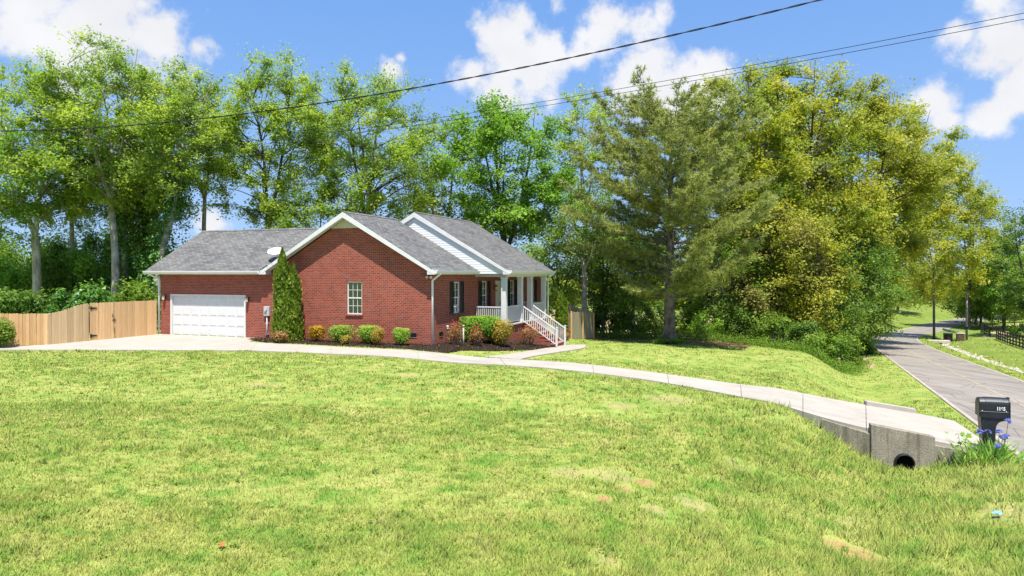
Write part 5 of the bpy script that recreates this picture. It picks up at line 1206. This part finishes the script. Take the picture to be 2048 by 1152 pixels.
# low growth behind the fence and along the wood edge
low_specs = [(-20, 38.5, 1.9, 2.8, 'mid', 'glossy thicket at the left end behind the low fence'), (35, 38.5, 1.8, 2.7, 'dark', 'leafy thicket below the V forked tree'), (100, 39, 1.7, 2.1, 'ivy', 'low dark thicket behind the middle fence panel'), (160, 39.5, 1.9, 3.1, 'ivy', 'leafy thicket behind the sloping fence top'), (212, 40.5, 1.6, 2.3, 'ivy', 'dark ivy thicket at the foot of the tallest tree'), (268, 41, 1.7, 3.0, 'mid', 'leafy thicket beside the garage corner'), (318, 47, 2.2, 6.0, 'ivy', 'tall ivy thicket behind the garage corner'), (5, 47.5, 2.4, 5.0, 'fresh', 'sunlit leafy thicket left of the V forked tree'), (108, 47.5, 2.2, 5.2, 'mid', 'tall leafy thicket right of the V forked tree'), (180, 48.5, 2.2, 5.6, 'fresh', 'sunlit leafy thicket left of the tallest bare trunk'), (20, 52, 3.6, 7.6, 'mid', 'tall thicket rising behind the V forked tree'), (120, 53, 3.6, 8.0, 'mid', 'tall thicket between the V forked tree and the tallest tree'), (200, 54, 3.6, 7.6, 'mid', 'tall thicket behind the tallest tree'), (-50, 50, 3.4, 7.0, 'mid', 'tall thicket behind the light green tree'), (360, 55, 2.4, 6.2, 'mid', 'tall thicket over the garage roof end'), (280, 56, 3.2, 7.8, 'mid', 'deep shaded thicket behind the ivy trees')]
for i, (u, Y, r, h, lm_, lab) in enumerate(low_specs): bush(lab, at(u, Y), Y, r, r * .8, h, lm_, int(5600 * r / 2 * max(1, h / 4)), .17, 120 + i, 'thicket', 'bush', 'thickets behind the plank fence', 12, lumps=26, base=.03, ragged=1)
edge = [(1215, 56, 1.7, 3.2, 'dark', 'dark round bush beyond the grey fence'), (1262, 54, 1.4, 2.2, 'mid', 'small bush left of the pine trunk'), (1310, 57, 1.8, 2.8, 'dark', 'dark bush right behind the pine trunk'), (1375, 56, 1.6, 2.6, 'mid', 'leafy bush just right of the pine trunk'), (1425, 54, 1.7, 2.4, 'fresh', 'bright bush under the right side of the pine'), (1490, 53, 1.8, 3.0, 'dark', 'dark bush below the tan leaved tree'), (1545, 51, 1.7, 2.6, 'mid', 'low bush below the tan leaved tree'), (1598, 49, 1.6, 2.2, 'dark', 'shaded bush left of the verge tree'), (1655, 46.5, 1.4, 2.0, 'mid', 'low bush at the very corner of the lawn'), (1684, 50.5, 1.3, 2.4, 'mid', 'bush spilling down to the road ditch'), (1662, 52, 1.8, 3.2, 'dark', 'dark bush behind the lawn corner bush'), (1716, 62, 1.6, 2.6, 'mid', 'bush on the bank above the road'), (1704, 76, 1.8, 2.8, 'olive', 'olive bush on the far road bank'), (1170, 58, 1.6, 2.4, 'mid', 'bush behind the grey fence corner'), (2040, 100, 1.6, 2.2, 'fresh', 'glossy round bush beside the tan paddock')]
for i, (u, Y, r, h, lm_, lab) in enumerate(edge): bush(lab, at(u, Y), Y, r, r * .85, h, lm_, int(4600 * r / 1.6), .15, 160 + i, 'wood_edge_bush', 'bush', 'bushes along the wood edge', 12, lumps=22, base=.03, ragged=1)
bush('low leafy weeds growing round the pine trunk', 9.9, 43.75, 1.25, .5, .42, 'mid', 1800, .09, 180, 'weed_patch', 'weeds', None, 6, base=.02)
# ground cover along the wood edge: uncountable
def creeping():
    rng = np.random.default_rng(191); pts = np.array([(at(u, Y), Y) for u, Y in ((1190, 51), (1300, 51.5), (1400, 51.5), (1480, 50.5), (1560, 48), (1620, 45.8), (1668, 44.5), (1700, 47), (1720, 53))]); seg = rng.uniform(0, len(pts) - 1.001, 15000); i = seg.astype(int); f = (seg - i)[:, None]
    P = pts[i] * (1 - f) + pts[i + 1] * f + rng.normal(0, .6, (15000, 2)); hgt = np.abs(rng.normal(0, .26, 15000)) + .02; C = np.column_stack([P, ground(P[:, 0], P[:, 1]) + hgt]); V, Fq = leaf_quads(C, rng.normal(0, .5, C.shape) + [0, 0, 1], .12 * rng.uniform(.6, 1.3, 15000), rng)
    tag(put('ground_ivy', np_mesh('ground_ivy', V, [Fq], {'rnd': np.clip(rng.normal(.35, .2, 15000), 0, 1)}), LM['mid'], kind='stuff'), 'creeping ivy and weeds along the wood edge', 'ground cover')
creeping()
def distant_woods():
    rng = np.random.default_rng(201); Q = []; R = []
    for i in range(420):
        a = rng.uniform(-50, 50); D_ = rng.uniform(175, 260); x = D_ * math.tan(math.radians(a)); hgt = (6.5 if a < 12 else 11) * rng.uniform(.6, 1.15); r = rng.uniform(3, 6); g = gz(x, D_); m_ = 110; d = rng.normal(size=(m_, 3)); d /= np.linalg.norm(d, axis=1)[:, None]; k = rng.normal(.5, .2)
        Q.append(np.array([x, D_, g + hgt * .5]) + d * [r, r, hgt * .55] * rng.uniform(.7, 1.05, (m_, 1))); R.append(np.clip(k + .2 * d[:, 2] + rng.normal(0, .12, m_), 0, 1))
    Q = np.concatenate(Q); V, Fq = leaf_quads(Q, rng.normal(0, .6, Q.shape) + [0, -.3, .7], rng.uniform(.9, 1.7, len(Q)), rng, .8); tag(put('distant_woods', np_mesh('distant_woods', V, [Fq], {'rnd': np.concatenate(R)}), LM['olive'], kind='stuff'), 'far-off line of woods along the horizon', 'woods')
distant_woods()
# iris clump and seedling by the mailbox
def iris():
    rng = np.random.default_rng(211); x, y = 12.0, 17.75; g = gz(x, y); r = thing('iris_clump', 'clump of sword leaved iris with blue flowers around the mailbox post', 'flowers', (x, y, g)); V = []; Fs = []; R = []; n = 0
    for i in range(330):
        b = np.array([rng.normal(.05, .30), rng.normal(0, .22), 0]); b[2] = gz(x + b[0], y + b[1]) - g - .03; d = np.array([rng.normal(0, .38) + b[0] * .7, rng.normal(0, .38) + b[1] * .5, 1]); d /= np.linalg.norm(d); ln = rng.uniform(.35, .8); s = np.cross(d, rng.normal(size=3)); s /= np.linalg.norm(s); w_ = rng.uniform(.012, .02); bend = np.array([d[0], d[1], -.25]) * ln * .28
        P = [b, b + d * ln * .45, b + d * ln * .8 + bend * .45, b + d * ln + bend]; W = [w_ * .8, w_, w_ * .7]
        for p_, ww in zip(P[:3], W): V += [p_ - s * ww, p_ + s * ww]
        V.append(P[3]); Fs += [(n, n + 1, n + 3, n + 2), (n + 2, n + 3, n + 5, n + 4), (n + 4, n + 5, n + 6, n + 6)]; R += [rng.uniform(0, 1)] * 3; n += 7
    q = np.array([f for f in Fs if f[2] != f[3]]); t = np.array([f[:3] for f in Fs if f[2] == f[3]]); put('leaves', np_mesh('leaves', np.array(V), [q, t], {'rnd': np.concatenate([np.repeat(np.array(R).reshape(-1, 3)[:, 0], 2), np.array(R).reshape(-1, 3)[:, 0]])}), LM['iris'], r, kind='stuff')
    for dx_, dy_, h in ((.36, .0, .78), (.46, -.1, .70), (.62, .05, 1.05), (.02, -.05, .80), (.10, -.3, .50), (.52, .1, .62), (-.08, .1, .76)):
        st = MB().tube([(dx_ * .6, dy_ * .6, -.05), (dx_ * .9, dy_ * .9, h * .6), (dx_, dy_, h)], [.009, .007, .006], 5); s_ = put('flower_stalk', st.mesh('flower_stalk'), LM['iris'], r); m_ = 12; d = rng.normal(size=(m_, 3)); d[:, 2] = d[:, 2] * .5; d /= np.linalg.norm(d, axis=1)[:, None]
        Vv, Fq = leaf_quads(np.array([dx_, dy_, h + .02]) + d * .055, d * .6 + [0, 0, .8], .12 * rng.uniform(.7, 1.2, m_), rng, .75); put('flower', np_mesh('flower', Vv, [Fq], {'rnd': rng.uniform(0, 1, m_)}), LM['petal'], s_)
iris()
def seedling():
    rng = np.random.default_rng(221); x, y = 11.35, 17.75; g = gz(x, y); r = thing('maple_seedling', 'young lobed leaf seedling in front of the driveway end', 'seedling', (x, y, g)); put('stem', MB().tube([(.15, 0, -.05), (.1, 0, .35), (.0, 0, .6), (-.03, 0, .85)], [.01, .008, .006, .004], 5).mesh('stem'), LM['iris'], r); lf = []
    for k in range(11): a = k * math.tau / 11; lf.append((math.cos(a) * (.10 if k % 2 == 0 else .055), math.sin(a) * (.10 if k % 2 == 0 else .055), .01 * (k % 2)))
    me = MB().add(lf, [tuple(range(11))]).mesh('leaf'); at_ = me.attributes.new('rnd', 'FLOAT', 'FACE'); at_.data.foreach_set('value', [.75]); me.materials.append(LM['fresh'])
    for i in range(13): o = put('leaf', me, None, r, loc=(rng.normal(-.02, .11), rng.normal(0, .08), rng.uniform(.38, .9))); o.rotation_euler = (rng.uniform(.2, 1.1), rng.uniform(-.5, .5), rng.uniform(0, 6)); o.scale = (rng.uniform(.6, 1),) * 3
seedling()

# ------------------------------------------------------------------ mulch beds
def mulch():
    rng = np.random.default_rng(231)
    for k, bed in enumerate(BEDS):
        b = np.array(bed); x0, y0 = b.min(0) - .05; x1, y1 = b.max(0) + .05; st = .14; xs = np.arange(x0, x1 + st, st); ys = np.arange(y0, y1 + st, st); X, Y = np.meshgrid(xs, ys); ins = in_poly(X, Y, bed); Z = ground(X, Y) + np.where(ins, .05 + .05 * fbm(X * 2.5, Y * 2.5, 7), -.04); idx = np.arange(X.size).reshape(X.shape); Fq = np.stack([idx[:-1, :-1], idx[:-1, 1:], idx[1:, 1:], idx[1:, :-1]], -1).reshape(-1, 4); I = ins.ravel(); Fq = Fq[I[Fq].sum(1) >= 2]
        o = put('mulch_bed', np_mesh('mulch_bed', np.stack([X, Y, Z], -1).reshape(-1, 3), [Fq], None, True), M['mulch_bed'], kind='structure')
        n = 9000; P = np.column_stack([rng.uniform(x0, x1, n), rng.uniform(y0, y1, n)]); P = P[in_poly(P[:, 0], P[:, 1], bed)]; z_ = ground(P[:, 0], P[:, 1]) + .05 + .05 * fbm(P[:, 0] * 2.5, P[:, 1] * 2.5, 7) + rng.uniform(0, .03, len(P)); V, F2 = leaf_quads(np.column_stack([P, z_]), rng.normal(0, .5, (len(P), 3)) + [0, 0, 1], rng.uniform(.04, .10, len(P)), rng, .4)
        put('mulch_chips', np_mesh('mulch_chips', V, [F2], {'rnd': rng.uniform(0, 1, len(P))}), LM['mulch'], o, kind='stuff')
mulch()

# ------------------------------------------------------------------ grass
def grass():
    rng = np.random.default_rng(301); drive_poly = UP + LO[::-1]; apron = [(-24.6, 30.15), (-22.3, 31.4), (-21.3, 32.2), (-18.96, 37.77), (-12.29, 35.26), (-12.75, 34.3), (-12.06, 33.1), (-11.15, 29.8), (-16.6, 30.0)]; walk = [(-1.2, 30.15), (-.3, 31.6), (1.0, 34.6), (2.2, 37.6), (2.5, 39.2), (4.25, 40.6), (4.0, 37.4), (2.5, 34.3), (1.0, 31.2), (.35, 29.3)]
    out = []
    for y0, y1, n, w0, h0, nb, r0 in ((6.5, 11, 30000, .0065, .042, 8, .035), (11, 18, 28000, .0095, .042, 8, .05), (18, 30, 19000, .0155, .043, 7, .07), (30, 52, 10000, .026, .043, 7, .10), (52, 100, 5000, .05, .09, 7, .2)):
        Yc = np.sqrt(rng.uniform(y0 ** 2, y1 ** 2, n)); Xc = rng.uniform(-.80, .86, n) * Yc; r = np.repeat(rng.normal(0, 1, n), nb); hs_ = np.repeat(rng.uniform(.65, 1.3, n), nb); Yc = np.repeat(Yc, nb); Xc = np.repeat(Xc, nb); m_ = n * nb; dx_ = rng.normal(0, r0, m_); dy_ = rng.normal(0, r0, m_)
        out.append((Xc + dx_, Yc + dy_, w0 * Yc / ((y0 + y1) / 2), h0 * hs_, r, dx_ / r0 * .28, dy_ / r0 * .28))
    X, Y, W, Hh, TR, LX, LY = [np.concatenate(a) for a in zip(*out)]
    sc, t = road_st(X, Y); p, q = house_pq(X, Y); keep = np.abs(sc) > 2.85
    jx = X + .16 * (fbm(X * 2.2, Y * 2.2, 21) - .5) + rng.normal(0, .035, len(X)); jy = Y + .16 * (fbm(X * 2.2, Y * 2.2, 24) - .5) + rng.normal(0, .035, len(X))
    for poly in (drive_poly, apron, walk, *BEDS): keep &= ~in_poly(jx, jy, poly)
    keep &= ~((p > -17) & (p < 0.02) & (q > -.02) & (q < 17)) & ~((p > 0) & (p < 1.9) & (q > 4.9) & (q < 11.9)) & ~((p > 1.8) & (p < 4) & (q > 7.3) & (q < 9.3))
    wood = (sc > 0) & (((q > 19) & (sc > 12)) | ((sc <= 12) & (sc > 4) & (t > 32)) | ((p < -17) & (q > 1))); keep &= ~(wood & (rng.random(len(X)) > .12))
    for x, y, r, k in SOIL: d = np.hypot(X - x, Y - y) / r; keep &= ~((d < .55 + .9 * fbm(X * 3, Y * 3, 8)) & (rng.random(len(X)) < (.96 if k else .8)))
    cl = fbm(X * .8, Y * .8, 12); keep &= rng.random(len(X)) < np.clip(.35 + 1.3 * cl, .3, 1)
    X, Y, W, Hh, sc, cl, t, TR, LX, LY = [a[keep] for a in (X, Y, W, Hh, sc, cl, t, TR, LX, LY)]; n = len(X)
    s = sc - 2.8; rough = np.where((s > 0) & (s < 10), ss((10 - s) / 5), 0) * ss((26 - Y) / 6); tuft = ss((fbm(X * 1.3, Y * 1.3, 15) - .52) / .15)
    hh = Hh * rng.uniform(.5, 1.3, n) * (.75 + .7 * cl) * (1 + 1.6 * rough * rng.uniform(.3, 1.4, n)) * (1 + .75 * tuft)
    Z = ground(X, Y) + .05 * (fbm(X / 1.6, Y / 1.6, 2) - .5) + .004; C = np.stack([X, Y, Z], -1); an = rng.uniform(0, math.tau, n); sd_ = np.stack([np.cos(an), np.sin(an), np.zeros(n)], -1); lean = rng.normal(0, .38, (n, 2)) + np.stack([LX, LY], -1) + .08
    tip = C + np.stack([lean[:, 0] * hh, lean[:, 1] * hh, hh], -1); W = (W * rng.uniform(.6, 1.4, n))[:, None]
    V = np.stack([C - sd_ * W, C + sd_ * W, tip], 1).reshape(-1, 3)
    rn = np.clip(.47 + .17 * TR + rng.normal(0, .13, n) + .12 * (cl - .5) - .13 * tuft, 0, 1)
    tag(put('grass', np_mesh('grass', V, [np.arange(n * 3).reshape(-1, 3)], {'rnd': rn}), M['blade'], kind='stuff'), 'sunlit yellow green lawn grass, longer along the ditch', 'grass')
    # broad leaved weeds scattered through the sward
    m_ = 700; wy = np.sqrt(rng.uniform(7 ** 2, 24 ** 2, m_)); wx = rng.uniform(-.78, .74, m_) * wy; sw, _ = road_st(wx, wy); ok = (sw > 3.4) & ~in_poly(wx, wy, drive_poly) & ~in_poly(wx, wy, apron); ok &= fbm(wx * .5, wy * .5, 31) > .42; wx, wy = wx[ok], wy[ok]; k = 10; m_ = len(wx)
    cx = np.repeat(wx, k) + rng.normal(0, .045, m_ * k); cy = np.repeat(wy, k) + rng.normal(0, .045, m_ * k); C = np.stack([cx, cy, ground(cx, cy) + .03 + rng.uniform(0, .03, m_ * k)], -1); V, Fq = leaf_quads(C, rng.normal(0, .35, C.shape) + [0, 0, 1], np.repeat(rng.uniform(.045, .085, m_), k) * rng.uniform(.7, 1.2, m_ * k), rng, .55)
    tag(put('lawn_weeds', np_mesh('lawn_weeds', V, [Fq], {'rnd': np.clip(np.repeat(rng.normal(.5, .25, m_), k) + rng.normal(0, .1, m_ * k), 0, 1)}), LM['mid'], kind='stuff'), 'low broad leaved weeds scattered through the lawn', 'weeds')
    print('GRASS', n)
grass()
